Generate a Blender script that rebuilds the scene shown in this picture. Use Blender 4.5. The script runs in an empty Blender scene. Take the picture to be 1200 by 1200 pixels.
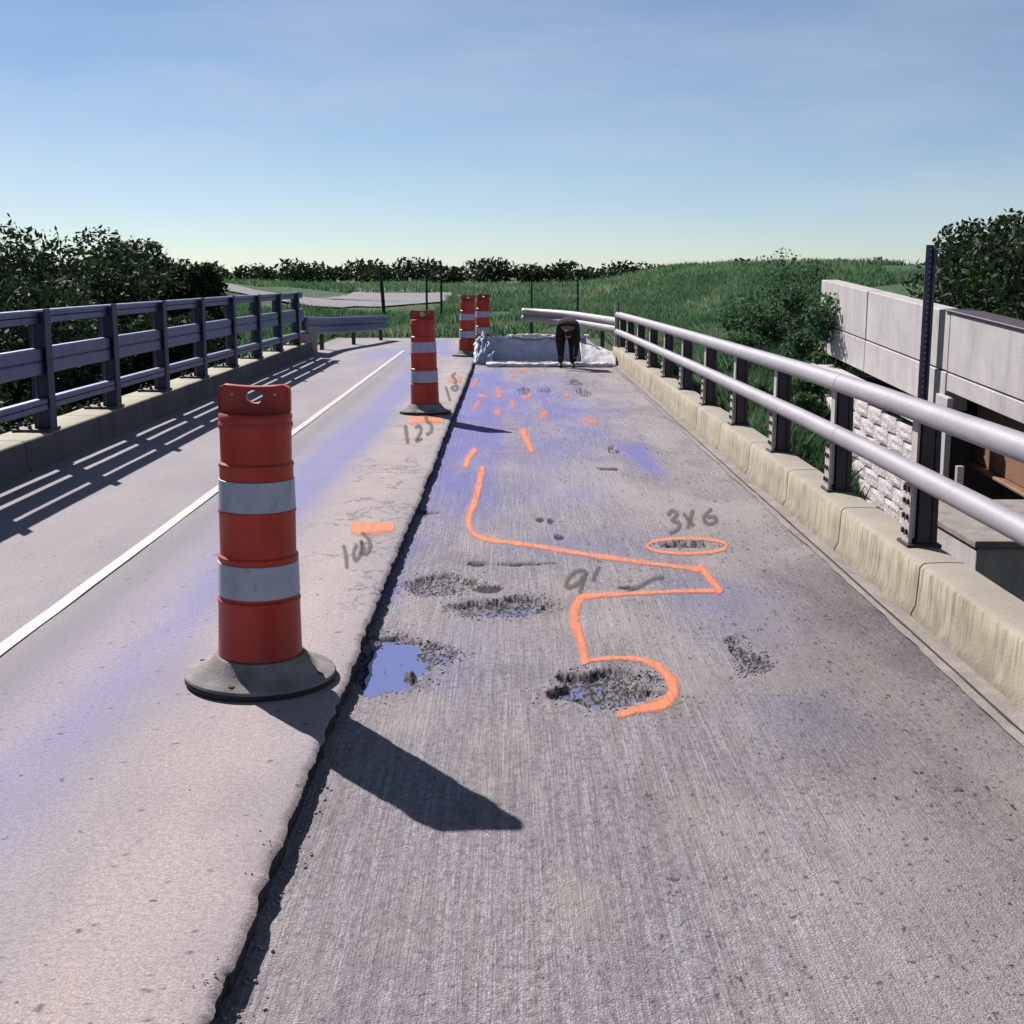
import bpy, bmesh, math, random
import numpy as np
from mathutils import Vector, Matrix
random.seed(7)
rng = np.random.default_rng(7)
PI = math.pi
scene = bpy.context.scene
col = scene.collection

# ------------------------------------------------------------------ camera
FPX = 1500.0
PITCH = math.atan((600 - 319) / FPX)
YAW = -math.atan(3 * math.cos(PITCH) / FPX)
HC = 1.62
cd = bpy.data.cameras.new('camera')
cam = bpy.data.objects.new('camera', cd); col.objects.link(cam)
cd.sensor_width = 36; cd.lens = 45; cd.clip_start = 0.05; cd.clip_end = 2000
cam.location = (0, 0, HC)
cam.rotation_euler = (PI / 2 - PITCH, 0, YAW)
scene.camera = cam

# ------------------------------------------------------------------ world and sun
LIGHT = Vector((0.715, -0.99, -1.0)).normalized()          # direction the sunlight travels
EL = math.asin(-LIGHT.z)
AZ = math.atan2(-LIGHT.x, -LIGHT.y)                         # clockwise from +Y
w = bpy.data.worlds.new('World'); scene.world = w; w.use_nodes = True
nt = w.node_tree
sky = nt.nodes.new('ShaderNodeTexSky'); sky.sky_type = 'NISHITA'; sky.sun_disc = False
sky.sun_elevation = EL; sky.sun_rotation = AZ
sky.air_density = .7; sky.dust_density = .1; sky.ozone_density = 3.0
bg = nt.nodes['Background']; bg.inputs['Strength'].default_value = 0.05
tcw = nt.nodes.new('ShaderNodeTexCoord'); mpw = nt.nodes.new('ShaderNodeMapping'); mpw.inputs['Scale'].default_value = (1, 1, 5)
nzw = nt.nodes.new('ShaderNodeTexNoise'); nzw.inputs['Scale'].default_value = 2.2; nzw.inputs['Detail'].default_value = 8; nzw.inputs['Roughness'].default_value = .6
mrw = nt.nodes.new('ShaderNodeMapRange'); mrw.inputs[1].default_value = .40; mrw.inputs[2].default_value = .72; mrw.inputs[4].default_value = .30
mxw = nt.nodes.new('ShaderNodeMix'); mxw.data_type = 'RGBA'; mxw.inputs[7].default_value = (8.5, 8.6, 9.2, 1)
nt.links.new(tcw.outputs['Generated'], mpw.inputs[0]); nt.links.new(mpw.outputs[0], nzw.inputs['Vector']); nt.links.new(nzw.outputs[0], mrw.inputs[0])
nt.links.new(mrw.outputs[0], mxw.inputs[0]); nt.links.new(sky.outputs[0], mxw.inputs[6]); nt.links.new(mxw.outputs[2], bg.inputs[0])
sl = bpy.data.lights.new('sun', 'SUN'); sl.energy = 5.0; sl.angle = math.radians(0.5); sl.color = (1, .93, .90)
so = bpy.data.objects.new('sun', sl); col.objects.link(so); so.location = (-20, 30, 30)
so.rotation_euler = LIGHT.to_track_quat('-Z', 'Y').to_euler()
scene.view_settings.view_transform = 'Standard'; scene.view_settings.look = 'None'
scene.view_settings.exposure = 0.8; scene.view_settings.gamma = 1
scene.view_settings.use_curve_mapping = False

# ------------------------------------------------------------------ helpers
def _rot(v):
    c, s = math.cos(YAW), math.sin(YAW)
    return np.array([c * v[0] - s * v[1], s * v[0] + c * v[1], v[2]])
CX = _rot((1, 0, 0)); CF = _rot((0, math.cos(PITCH), -math.sin(PITCH))); CU = _rot((0, math.sin(PITCH), math.cos(PITCH)))
def at(u, v, z=0.0):
    D = CF + (u - 600) / FPX * CX + (600 - v) / FPX * CU
    t = (z - HC) / D[2]
    return t * D[0], t * D[1]

def tag(o, label=None, cat=None, group=None, kind=None):
    if label: o['label'] = label
    if cat: o['category'] = cat
    if group: o['group'] = group
    if kind: o['kind'] = kind
    return o
def empty(name, loc=(0, 0, 0), rz=0.0):
    o = bpy.data.objects.new(name, None); col.objects.link(o)
    o.location = loc; o.rotation_euler = (0, 0, rz); o.empty_display_size = .1
    return o
def link(name, me, mat=None, parent=None, smooth=False):
    o = bpy.data.objects.new(name, me); col.objects.link(o)
    if mat: me.materials.append(mat)
    if parent is not None: o.parent = parent
    if smooth: me.shade_smooth()
    return o
def npmesh(name, V, Fc, attrs=None):
    V = np.asarray(V, np.float32); Fc = np.asarray(Fc, np.int32)
    me = bpy.data.meshes.new(name)
    me.vertices.add(len(V)); me.vertices.foreach_set('co', V.ravel())
    n = Fc.shape[1]
    me.loops.add(Fc.size); me.loops.foreach_set('vertex_index', Fc.ravel())
    me.polygons.add(len(Fc))
    me.polygons.foreach_set('loop_start', np.arange(0, Fc.size, n, dtype=np.int32))
    me.polygons.foreach_set('loop_total', np.full(len(Fc), n, np.int32))
    me.update(calc_edges=True)
    for k, a in (attrs or {}).items():
        at_ = me.attributes.new(k, 'FLOAT', 'POINT'); at_.data.foreach_set('value', np.asarray(a, np.float32).ravel())
    return me
def gridfaces(nr, nc):
    i = np.arange(nr * nc).reshape(nr, nc)
    return np.stack([i[:-1, :-1], i[:-1, 1:], i[1:, 1:], i[1:, :-1]], -1).reshape(-1, 4)
class MB:
    def __init__(s): s.bm = bmesh.new()
    def box(s, x0, x1, y0, y1, z0, z1, bev=0.0):
        r = bmesh.ops.create_cube(s.bm, size=1.0)
        vs = r['verts']
        bmesh.ops.scale(s.bm, vec=(x1 - x0, y1 - y0, z1 - z0), verts=vs)
        bmesh.ops.translate(s.bm, vec=((x0 + x1) / 2, (y0 + y1) / 2, (z0 + z1) / 2), verts=vs)
        if bev:
            es = list({e for v in vs for e in v.link_edges})
            bmesh.ops.bevel(s.bm, geom=es, offset=bev, segments=2, affect='EDGES', profile=.6)
        return s
    def tube(s, pts, r, n=12, caps=True):
        pts = [Vector(p) for p in pts]; rs = r if isinstance(r, (list, tuple)) else [r] * len(pts)
        rings = []
        for i, p in enumerate(pts):
            t = (pts[min(i + 1, len(pts) - 1)] - pts[max(i - 1, 0)]).normalized()
            a = Vector((0, 0, 1)) if abs(t.z) < .9 else Vector((1, 0, 0))
            u = t.cross(a).normalized(); v = t.cross(u)
            rings.append([s.bm.verts.new(p + rs[i] * (math.cos(2 * PI * k / n) * u + math.sin(2 * PI * k / n) * v)) for k in range(n)])
        for a, b in zip(rings[:-1], rings[1:]):
            for k in range(n): s.bm.faces.new((a[k], a[(k + 1) % n], b[(k + 1) % n], b[k]))
        if caps:
            s.bm.faces.new(rings[0][::-1]); s.bm.faces.new(rings[-1])
        return s
    def lathe(s, prof, n=40, cx=0, cy=0, cap=True, lobes=0, lobe=0):
        rings = []
        for r, z in prof:
            rings.append([s.bm.verts.new((cx + r * math.cos(2 * PI * k / n), cy + r * math.sin(2 * PI * k / n), z)) for k in range(n)])
        for a, b in zip(rings[:-1], rings[1:]):
            for k in range(n): s.bm.faces.new((a[k], a[(k + 1) % n], b[(k + 1) % n], b[k]))
        if cap:
            s.bm.faces.new(rings[0][::-1]); s.bm.faces.new(rings[-1])
        return s
    def prism(s, poly, axis, a0, a1):
        # polygon in the two other axes, extruded along axis
        def P(q, a):
            return {'x': (a, q[0], q[1]), 'y': (q[0], a, q[1]), 'z': (q[0], q[1], a)}[axis]
        A = [s.bm.verts.new(P(q, a0)) for q in poly]; B = [s.bm.verts.new(P(q, a1)) for q in poly]
        n = len(poly)
        for k in range(n): s.bm.faces.new((A[k], A[(k + 1) % n], B[(k + 1) % n], B[k]))
        s.bm.faces.new(A[::-1]); s.bm.faces.new(B)
        return s
    def build(s, name, mat, parent=None, smooth=False):
        bmesh.ops.recalc_face_normals(s.bm, faces=s.bm.faces)
        me = bpy.data.meshes.new(name); s.bm.to_mesh(me); s.bm.free()
        o = link(name, me, mat, parent)
        if smooth:
            me.shade_smooth()
            try: me.set_sharp_from_angle(angle=math.radians(38))
            except Exception: pass
        return o
def copy_tree(o, parent=None):
    c = o.copy(); col.objects.link(c); c.parent = parent
    for ch in list(o.children): copy_tree(ch, c)
    return c

# value noise in numpy
_perm = rng.random((256, 256)).astype(np.float32)
def vnoise(x, y, seed=0):
    x = np.asarray(x, float) + seed * 17.13; y = np.asarray(y, float) + seed * 9.71
    xi = np.floor(x).astype(int); yi = np.floor(y).astype(int); fx = x - xi; fy = y - yi
    fx = fx * fx * (3 - 2 * fx); fy = fy * fy * (3 - 2 * fy)
    g = lambda a, b: _perm[a & 255, b & 255]
    return (g(xi, yi) * (1 - fx) + g(xi + 1, yi) * fx) * (1 - fy) + (g(xi, yi + 1) * (1 - fx) + g(xi + 1, yi + 1) * fx) * fy
def fbm(x, y, o=4, seed=0):
    a = .5; s = 0; t = 0
    for k in range(o):
        s = s + a * vnoise(np.asarray(x) * 2 ** k, np.asarray(y) * 2 ** k, seed + k); t += a; a *= .5
    return s / t
def sstep(a, b, x):
    t = np.clip((x - a) / (b - a), 0, 1); return t * t * (3 - 2 * t)

# ------------------------------------------------------------------ materials
KA = .78     # overall reflectance level of the place
class NM:
    """small node-material builder"""
    def __init__(s, name, rough=.8, metal=0.0, spec=.3):
        s.m = bpy.data.materials.new(name); s.m.use_nodes = True; s.t = s.m.node_tree
        s.b = s.t.nodes['Principled BSDF']
        s.b.inputs['Roughness'].default_value = rough; s.b.inputs['Metallic'].default_value = metal
        s.b.inputs['Specular IOR Level'].default_value = spec
        s.tc = s.t.nodes.new('ShaderNodeTexCoord')
    def coord(s, scale=(1, 1, 1), kind='Object'):
        mp = s.t.nodes.new('ShaderNodeMapping'); mp.inputs['Scale'].default_value = scale
        s.t.links.new(s.tc.outputs[kind], mp.inputs[0]); return mp.outputs[0]
    def noise(s, scale, detail=4, rough=.55, vec=None, lo=.3, hi=.7):
        n = s.t.nodes.new('ShaderNodeTexNoise'); n.inputs['Scale'].default_value = scale
        n.inputs['Detail'].default_value = detail; n.inputs['Roughness'].default_value = rough
        s.t.links.new(vec if vec else s.coord(), n.inputs['Vector'])
        return s.map(n.outputs[0], lo, hi)
    def map(s, x, lo, hi, a=0, b=1):
        r = s.t.nodes.new('ShaderNodeMapRange'); r.inputs[1].default_value = lo; r.inputs[2].default_value = hi
        r.inputs[3].default_value = a; r.inputs[4].default_value = b
        s.t.links.new(x, r.inputs[0]); return r.outputs[0]
    def voro(s, scale, vec=None, feature='F1'):
        n = s.t.nodes.new('ShaderNodeTexVoronoi'); n.inputs['Scale'].default_value = scale; n.feature = feature
        s.t.links.new(vec if vec else s.coord(), n.inputs['Vector']); return n.outputs['Distance']
    def attr(s, name, fac=True):
        n = s.t.nodes.new('ShaderNodeAttribute'); n.attribute_name = name
        return n.outputs['Fac'] if fac else n.outputs['Color']
    def math(s, op, a, b=None):
        n = s.t.nodes.new('ShaderNodeMath'); n.operation = op
        for i, q in enumerate((a, b)):
            if q is None: continue
            if isinstance(q, (int, float)): n.inputs[i].default_value = q
            else: s.t.links.new(q, n.inputs[i])
        return n.outputs[0]
    def mix(s, f, a, b, mode='MIX'):
        n = s.t.nodes.new('ShaderNodeMix'); n.data_type = 'RGBA'; n.blend_type = mode
        if isinstance(f, (int, float)): n.inputs[0].default_value = f
        else: s.t.links.new(f, n.inputs[0])
        for i, q in ((6, a), (7, b)):
            if isinstance(q, tuple): n.inputs[i].default_value = (*[KA * v for v in q], 1)
            else: s.t.links.new(q, n.inputs[i])
        return n.outputs[2]
    def color(s, c):
        if isinstance(c, tuple): s.b.inputs['Base Color'].default_value = (*[KA * v for v in c], 1)
        else: s.t.links.new(c, s.b.inputs['Base Color'])
        return s
    def rough(s, x): s.t.links.new(x, s.b.inputs['Roughness']); return s
    def alpha(s, x): s.t.links.new(x, s.b.inputs['Alpha']); return s
    def bump(s, h, strength=.3, dist=.01):
        n = s.t.nodes.new('ShaderNodeBump'); n.inputs['Strength'].default_value = strength; n.inputs['Distance'].default_value = dist
        s.t.links.new(h, n.inputs['Height']); s.t.links.new(n.outputs[0], s.b.inputs['Normal']); return s

def simple(name, c1, c2, scale=8, rough=.8, metal=0, bump=.25, bd=.005, fine=90, vec=(1, 1, 1), spec=.3):
    m = NM(name, rough, metal, spec); v = m.coord(vec)
    n1 = m.noise(scale, 5, .6, v); n2 = m.noise(fine, 2, .6, m.coord(), .25, .75)
    c = m.mix(n1, c1, c2); c = m.mix(m.math('MULTIPLY', n2, .35), c, tuple(q * .55 for q in c1))
    m.color(c); m.bump(m.math('ADD', n1, n2), bump, bd)
    return m.m

# deck concrete (right lane): longitudinal tining, stains by attribute
m = NM('deck_concrete', .85)
long_ = m.noise(40, 3, .65, m.coord((1, .03, 1)), .4, .66)
longf = m.noise(120, 2, .6, m.coord((1, .02, 1)), .3, .7)
broad = m.noise(1.3, 5, .6, m.coord((1, .45, 1)), .3, .7)
speck = m.noise(150, 3, .7, None, .38, .62)
grit = m.noise(60, 4, .7, m.coord((1, .6, 1)), .58, .7)
c = m.mix(broad, (.34, .305, .32), (.62, .565, .56))
c = m.mix(m.math('MULTIPLY', long_, m.math('ADD', m.math('MULTIPLY', m.attr('tine'), .85), .10)), c, (.68, .64, .68))
c = m.mix(m.math('MULTIPLY', longf, m.math('MULTIPLY', m.attr('tine'), .5)), c, (.16, .14, .16))
c = m.mix(m.math('MULTIPLY', speck, .5), c, (.15, .13, .15))
c = m.mix(m.math('MULTIPLY', grit, .55), c, (.10, .085, .095))
c = m.mix(m.math('MULTIPLY', m.noise(70, 3, .75, None, .56, .72), .65), c, (.64, .60, .60))
c = m.mix(m.math('MULTIPLY', m.noise(42, 3, .75, m.coord((1, .6, 1)), .45, .64), .5), c, (.12, .105, .125))
c = m.mix(m.math('MULTIPLY', m.noise(3.5, 6, .7, m.coord((1, .5, 1)), .5, .75), .55), c, (.17, .15, .165))
c = m.mix(m.math('MULTIPLY', m.noise(2.1, 6, .65, m.coord((1, .4, 1)), .52, .7), .5), c, (.60, .52, .44))
c = m.mix(m.math('MULTIPLY', m.attr('pale'), .8), c, (.56, .5, .48))
c = m.mix(m.math('MULTIPLY', m.attr('blue'), m.map(m.noise(7, 4, .6, m.coord((1, .4, 1)), .25, .75), 0, 1, .55, 1)), c, (.17, .185, .56))
c = m.mix(m.attr('dark'), c, (.035, .03, .035))
m.color(c)
m.bump(m.math('ADD', m.math('MULTIPLY', m.math('ADD', long_, longf), .6), m.math('ADD', speck, grit)), .8, .006)
M_DECK = m.m

# overlay (left lane)
m = NM('overlay_concrete', .85)
broad = m.noise(1.6, 5, .6, m.coord((1, .35, 1)), .3, .7)
speck = m.noise(130, 3, .7, None, .38, .62)
c = m.mix(broad, (.30, .275, .295), (.42, .388, .40))
c = m.mix(m.attr('pale'), c, (.60, .49, .44))
c = m.mix(m.math('MULTIPLY', m.attr('gray'), .85), c, (.215, .20, .215))
c = m.mix(m.math('MULTIPLY', m.attr('blue'), m.map(m.noise(6, 4, .6, m.coord((1, .3, 1)), .25, .75), 0, 1, .6, 1)), c, (.19, .215, .56))
c = m.mix(m.math('MULTIPLY', speck, .55), c, (.17, .155, .18))
c = m.mix(m.math('MULTIPLY', m.noise(90, 3, .7, None, .6, .75), .4), c, (.62, .58, .58))
c = m.mix(m.math('MULTIPLY', m.noise(48, 3, .75, None, .42, .62), .38), c, (.16, .145, .165))
c = m.mix(m.math('MULTIPLY', m.noise(4.5, 6, .7, m.coord((1, .4, 1)), .5, .78), .35), c, (.25, .23, .255))
nn = m.t.nodes.new('ShaderNodeTexNoise'); nn.inputs['Scale'].default_value = 1.3; nn.inputs['Detail'].default_value = 7; nn.inputs['Roughness'].default_value = .62
m.t.links.new(m.coord((1, .8, 1)), nn.inputs['Vector'])
crk = m.map(m.math('ABSOLUTE', m.math('SUBTRACT', nn.outputs[0], .5)), 0, .011, 1, 0)
c = m.mix(m.math('MULTIPLY', m.math('MULTIPLY', crk, m.attr('crack')), m.noise(2.5, 3, .5, None, .30, .45)), c, (.10, .09, .11))
chip = m.noise(21, 2, .5, None, .70, .74)
c = m.mix(m.math('MULTIPLY', chip, .8), c, (.07, .06, .08))
c = m.mix(m.attr('dark'), c, (.06, .05, .06))
m.color(c); m.bump(m.math('ADD', speck, m.math('MULTIPLY', broad, 1.5)), .35, .004)
M_OVER = m.m

m = NM('curb_concrete', .9)
st = m.noise(30, 5, .7, m.coord((1, 1, .10)), .46, .68)
b1 = m.noise(2.2, 5, .6); sp = m.noise(130, 3, .7, None, .35, .65)
c = m.mix(b1, (.36, .315, .215), (.60, .55, .41))
c = m.mix(m.math('MULTIPLY', m.map(m.attr('face'), .2, .9, 1, 0), .6), c, (.33, .30, .28))
c = m.mix(m.math('MULTIPLY', st, m.map(m.attr('face'), 0, 1, 0, .85)), c, (.15, .125, .10))
c = m.mix(m.math('MULTIPLY', sp, .3), c, (.22, .19, .15))
c = m.mix(m.math('MULTIPLY', m.attr('foot'), m.map(m.noise(9, 4), 0, 1, .3, 1)), c, (.17, .145, .12))
m.color(c); m.bump(m.math('ADD', b1, sp), .4, .005)
M_CURB = m.m

m = NM('curb_painted_shade', .9)
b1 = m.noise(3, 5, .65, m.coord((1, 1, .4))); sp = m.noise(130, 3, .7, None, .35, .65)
c = m.mix(b1, (.42, .395, .29), (.62, .59, .45)); c = m.mix(m.map(m.attr('face'), .3, .9), c, m.mix(b1, (.10, .09, .10), (.19, .175, .18)))  # sunlit top and shaded face put into the colour: top pale, face near-black
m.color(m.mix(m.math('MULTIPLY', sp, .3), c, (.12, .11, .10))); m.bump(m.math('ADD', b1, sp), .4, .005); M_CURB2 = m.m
M_GUTTER = simple('gutter_concrete', (.23, .205, .19), (.38, .34, .31), 6, .9, bump=.5, bd=.006)
M_PAINT = simple('white_paint', (.72, .70, .64), (.44, .42, .40), 25, .6, bump=.2)
m = NM('orange_paint', .75)
e = m.attr('edge'); n = m.noise(75, 4, .7, None, .25, .75)
m.color(m.mix(n, (.85, .19, .06), (.86, .34, .17)))
n2 = m.noise(170, 4, .8, None, .3, .7); lg = m.noise(45, 3, .6, m.coord((1, .08, 1)), .35, .6)
m.alpha(m.math('MULTIPLY', m.map(m.math('ADD', e, m.math('ADD', m.math('MULTIPLY', n2, .62), m.math('MULTIPLY', n, .25))), .70, 1.12, 0, .9), m.map(lg, 0, 1, .62, 1)))
M_ORANGE = m.m
m = NM('orange_paint_faded', .75)
e = m.attr('edge'); n = m.noise(75, 4, .7, None, .25, .75)
m.color((.8, .27, .16))
m.alpha(m.map(m.math('ADD', m.math('MULTIPLY', e, .8), n), .6, 1.5, 0, .8))
M_ORANGE2 = m.m
m = NM('orange_paint_ghost', .75)
n = m.noise(75, 4, .7, None, .25, .75)
m.color((.8, .27, .16)); m.alpha(m.math('MULTIPLY', m.math('MULTIPLY', m.attr('edge'), n), .7))
M_ORANGE3 = m.m
m = NM('grey_marker', .8)
e = m.attr('edge'); n = m.noise(80, 4, .7, None, .25, .75)
m.color((.085, .08, .075))
m.alpha(m.map(m.math('ADD', e, m.math('MULTIPLY', n, .6)), .3, 1.0, 0, .68))
M_MARK = m.m

m = NM('galvanized_rail', .55, 0, .45)
b1 = m.noise(4, 6, .7, m.coord((1, .5, 1)), .3, .7); st = m.noise(14, 5, .75, m.coord((1, .25, 1)), .54, .74); sp = m.noise(110, 3, .8, None, .35, .65)
c = m.mix(b1, (.29, .275, .31), (.41, .39, .42)); c = m.mix(m.math('MULTIPLY', st, .5), c, (.19, .16, .15))
c = m.mix(m.math('MULTIPLY', sp, .4), c, (.17, .155, .18)); m.color(c); m.bump(sp, .15, .002); M_GALV = m.m
M_GALVD = simple('shade_dark_rail_steel', (.13, .145, .27), (.20, .22, .36), 6, .48, .8, .1, .002, fine=120, spec=.9)  # galvanized steel, darkened and blued to deepen the shade on it
M_POST = simple('dark_post_steel', (.05, .042, .05), (.09, .075, .085), 6, .6, .1, .1)
M_FLANGE = simple('pale_post_flange', (.42, .39, .37), (.58, .55, .52), 14, .6, 0, .1)
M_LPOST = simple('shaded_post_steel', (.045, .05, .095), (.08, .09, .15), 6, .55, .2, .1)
M_BOLT = simple('rusty_bolt', (.05, .035, .03), (.12, .07, .05), 40, .6, .3)
M_ORANGEPL = simple('orange_plastic', (.62, .045, .02), (.50, .040, .022), 5, .42, 0, .08, .002, fine=60, spec=.4)
m = NM('orange_plastic', .42, 0, .4)
sc = m.noise(11, 6, .75, m.coord((1, 1, .35)), .52, .75); du = m.noise(3.2, 5, .65, m.coord((1, 1, .6)), .35, .7)
c = m.mix(du, (.60, .050, .022), (.38, .032, .024)); c = m.mix(m.math('MULTIPLY', sc, .65), c, (.20, .045, .04))
c = m.mix(m.math('MULTIPLY', m.noise(60, 4, .8, None, .62, .74), .35), c, (.75, .28, .18))
c = m.mix(m.math('MULTIPLY', m.noise(160, 2, .7, None, .35, .65), .3), c, (.2, .02, .015))
m.color(c); m.bump(m.math('ADD', sc, du), .25, .004); M_ORANGEPL = m.m
m = NM('white_reflective', .35, 0, .5)
hx = m.noise(240, 2, .6, None, .3, .7)
m.color(m.mix(m.math('MULTIPLY', m.noise(26, 6, .8, m.coord((1, 1, .5)), .5, .72), .5), m.mix(m.noise(9, 4), (.38, .42, .55), (.52, .55, .66)), (.20, .20, .25))); m.bump(hx, .1, .001)
M_REFL = m.m
M_RUBBER = simple('dusty_rubber', (.15, .14, .14), (.40, .37, .35), 7, .9, bump=.3)
M_RUBEDGE = simple('black_rubber', (.03, .028, .03), (.06, .055, .055), 9, .8)
M_PLASTIC = simple('shade_blue_poly_sheet', (.42, .48, .68), (.56, .62, .78), 6, .6, 0, .5, .02, spec=.3)  # white sheet, with the blue of its shaded side put into the colour
M_PLWHITE = simple('white_poly_sheet', (.95, .94, .94), (.84, .84, .88), 9, .6, 0, .4, .02, spec=.3)
m = NM('pale_precast_concrete', .85)
b1 = m.noise(2.2, 6, .7, None, .3, .7); st = m.noise(7, 6, .75, m.coord((1, 1, .12)), .48, .72); sp = m.noise(60, 4, .8, None, .35, .65)
c = m.mix(b1, (.47, .445, .45), (.68, .65, .62)); c = m.mix(m.math('MULTIPLY', st, .55), c, (.30, .285, .25))
c = m.mix(m.math('MULTIPLY', sp, .35), c, (.24, .22, .24)); m.color(c); m.bump(m.math('ADD', b1, sp), .35, .006); M_PANEL = m.m
M_BLOCK = simple('split_face_block', (.60, .56, .58), (.74, .70, .70), 5, .95, 0, .7, .015, fine=28)
M_MORTAR = simple('mortar', (.16, .15, .16), (.24, .22, .23), 9, .95)
M_RUST = simple('brown_girder_paint', (.20, .10, .06), (.32, .18, .10), 4, .7)
M_SOFFIT = simple('dark_soffit', (.04, .036, .045), (.07, .062, .075), 4, .9)  # near-black so undersides and the wall core read as deep shade
M_SIGNP = simple('sign_post_steel', (.10, .10, .15), (.17, .17, .24), 8, .5, .3)
M_STAKE = simple('dark_stake', (.03, .03, .035), (.05, .05, .05), 9, .6)
M_BARK = simple('bark', (.07, .055, .045), (.13, .11, .09), 9, .95, bump=.6, bd=.02)
M_ASPH = simple('far_asphalt', (.20, .19, .20), (.27, .26, .27), 3, .9)
M_CLOTH = simple('dark_cloth', (.018, .017, .020), (.035, .032, .036), 18, .9)
M_CLOTH2 = simple('dark_trousers', (.012, .013, .02), (.025, .025, .032), 18, .9)
M_SKIN = simple('skin', (.42, .24, .17), (.36, .20, .14), 8, .6, bump=.05)
M_HAIR = simple('dark_hair', (.02, .014, .01), (.04, .028, .02), 30, .7)
M_BOOT = simple('work_boot', (.03, .02, .015), (.05, .035, .025), 20, .7)

def leafmat(name, c1, c2, c3, tl_=.2):
    m = NM(name, .7, 0, .2)
    r = m.attr('rnd')
    c = m.mix(m.map(r, 0, .6), c1, c2); c = m.mix(m.map(r, .6, 1), c, c3)
    m.color(c)
    # thin leaves let some light through
    tr = m.t.nodes.new('ShaderNodeBsdfTranslucent'); m.t.links.new(c, tr.inputs[0])
    mx = m.t.nodes.new('ShaderNodeMixShader'); mx.inputs[0].default_value = tl_
    out = m.t.nodes['Material Output']
    m.t.links.new(m.b.outputs[0], mx.inputs[1]); m.t.links.new(tr.outputs[0], mx.inputs[2]); m.t.links.new(mx.outputs[0], out.inputs[0])
    return m.m
M_LEAFD = leafmat('dark_leaves', (.014, .030, .014), (.030, .058, .022), (.065, .11, .04), .25)
M_LEAF = leafmat('shrub_leaves', (.035, .09, .045), (.07, .15, .065), (.14, .23, .09), .4)
M_GRASS = leafmat('grass_blades', (.06, .14, .065), (.11, .215, .105), (.27, .31, .19), .5)
m = NM('grass_ground', .95)
a = m.noise(.6, 5, .6, None, .3, .7); b = m.noise(6, 5, .7, None, .3, .7)
c = m.mix(a, (.06, .15, .055), (.11, .21, .08)); c = m.mix(m.math('MULTIPLY', b, .6), c, (.02, .05, .018))
c = m.mix(m.noise(25, 3, .7, None, .62, .75), c, (.22, .25, .14))
m.color(c); m.bump(m.math('ADD', a, b), .8, .15)
M_GROUND = m.m
m = NM('puddle_water', .06, 0, .6)
m.color((.16, .185, .40)); m.bump(m.noise(20, 3), .05, .004)  # blue base stands in for the reflected sky
M_WATER = m.m

# ------------------------------------------------------------------ terrain
def zt(x, y):
    """ground height"""
    x = np.asarray(x, float); y = np.asarray(y, float)
    right = np.interp(y, [-60, 8, 11, 14, 19, 25, 33, 60, 110, 900], [-4.5, -4.4, -3.4, -1.7, -.6, -.08, -.04, .75, 1.1, 1.1])
    left = np.interp(y, [-60, 14, 24, 27, 33, 60, 110, 900], [-4.2, -3.6, -1.0, -.08, -.04, .75, 1.1, 1.1])
    t = sstep(-2, 2, x)
    z = left * (1 - t) + right * t
    bank = sstep(2.6, 9, x) * sstep(19, 30, y) * 1.0 * (1 - sstep(60, 90, y)) + sstep(5.5, 12, x) * (1 - sstep(40, 70, y)) * np.interp(y, [-60, 10, 25, 900], [1.2, 1.2, .5, .3])
    z = z + bank + sstep(-5, -14, x) * 1.2 * (1 - sstep(40, 70, y))
    z = z + (fbm(x * .5, y * .5, 3, 5) - .5) * .25 * sstep(33, 40, y)
    return z
ax = np.concatenate([-np.geomspace(600, 16, 24), np.linspace(-15, 15, 90), np.geomspace(16, 600, 24)])
ay = np.concatenate([-np.geomspace(60, 1, 8), np.linspace(0, 70, 170), np.geomspace(72, 900, 26)])
GX, GY = np.meshgrid(ax, ay)
me = npmesh('ground', np.stack([GX, GY, zt(GX, GY)], -1).reshape(-1, 3), gridfaces(len(ay), len(ax)))
tag(link('ground', me, M_GROUND, smooth=True), kind='structure')

# ------------------------------------------------------------------ left lane overlay
SEAM = -.66; ZR = -.075
def seam_x(y):
    y = np.asarray(y, float)
    return SEAM + (fbm(y * 1.3, y * 0 + 3.3, 3, 2) - .5) * .03 + (fbm(y * 14, y * 0 + 8, 4, 4) - .5) * .030
def blob(X, Y, u, v, ru, rv, z=0.0, rot=0):
    """soft elliptical mask round the spot seen at u,v"""
    x0, y0 = at(u, v, z); x1, _ = at(u + ru, v, z); _, y1 = at(u, v - rv, z); _, y2 = at(u, v + rv, z)
    rx = abs(x1 - x0); ry = (y1 - y2) / 2
    dx = X - x0; dy = Y - y0
    return np.exp(-((dx / rx) ** 2 + (dy / ry) ** 2))
ys = 1 / np.linspace(1 / 2.0, 1 / 32.0, 700)
ys = np.concatenate([[-1.5, -.5, .6, 1.4], ys])
nc = 230
T = np.linspace(0, 1, nc)
XX = -3.97 + T[None, :] * (seam_x(ys)[:, None] + 3.97); YY = np.repeat(ys[:, None], nc, 1)
ZZ = (fbm(XX * 2, YY * 1.2, 4, 3) - .5) * .006
ZZ += -.012 * sstep(.9985, 1, T)[None, :] - .004 * sstep(.985, 1, T)[None, :]
wob = (fbm(XX * 3, YY * .8, 3, 9) - .5) * .35
blue = np.exp(-((XX + 1.56 + wob * .4) / .20) ** 2) * np.interp(YY, [3, 6, 8.5, 12, 25], [.42, .55, .85, 1.25, 1.1])
blue += .9 * sstep(19, 24, YY) * sstep(-3.2, -2.6, XX) * (fbm(XX, YY * .5, 3, 12) > .42) * np.exp(-((YY - 26) / 2.2) ** 2)
blue += .25 * np.exp(-((XX + 1.75 + wob) / .25) ** 2)
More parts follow.
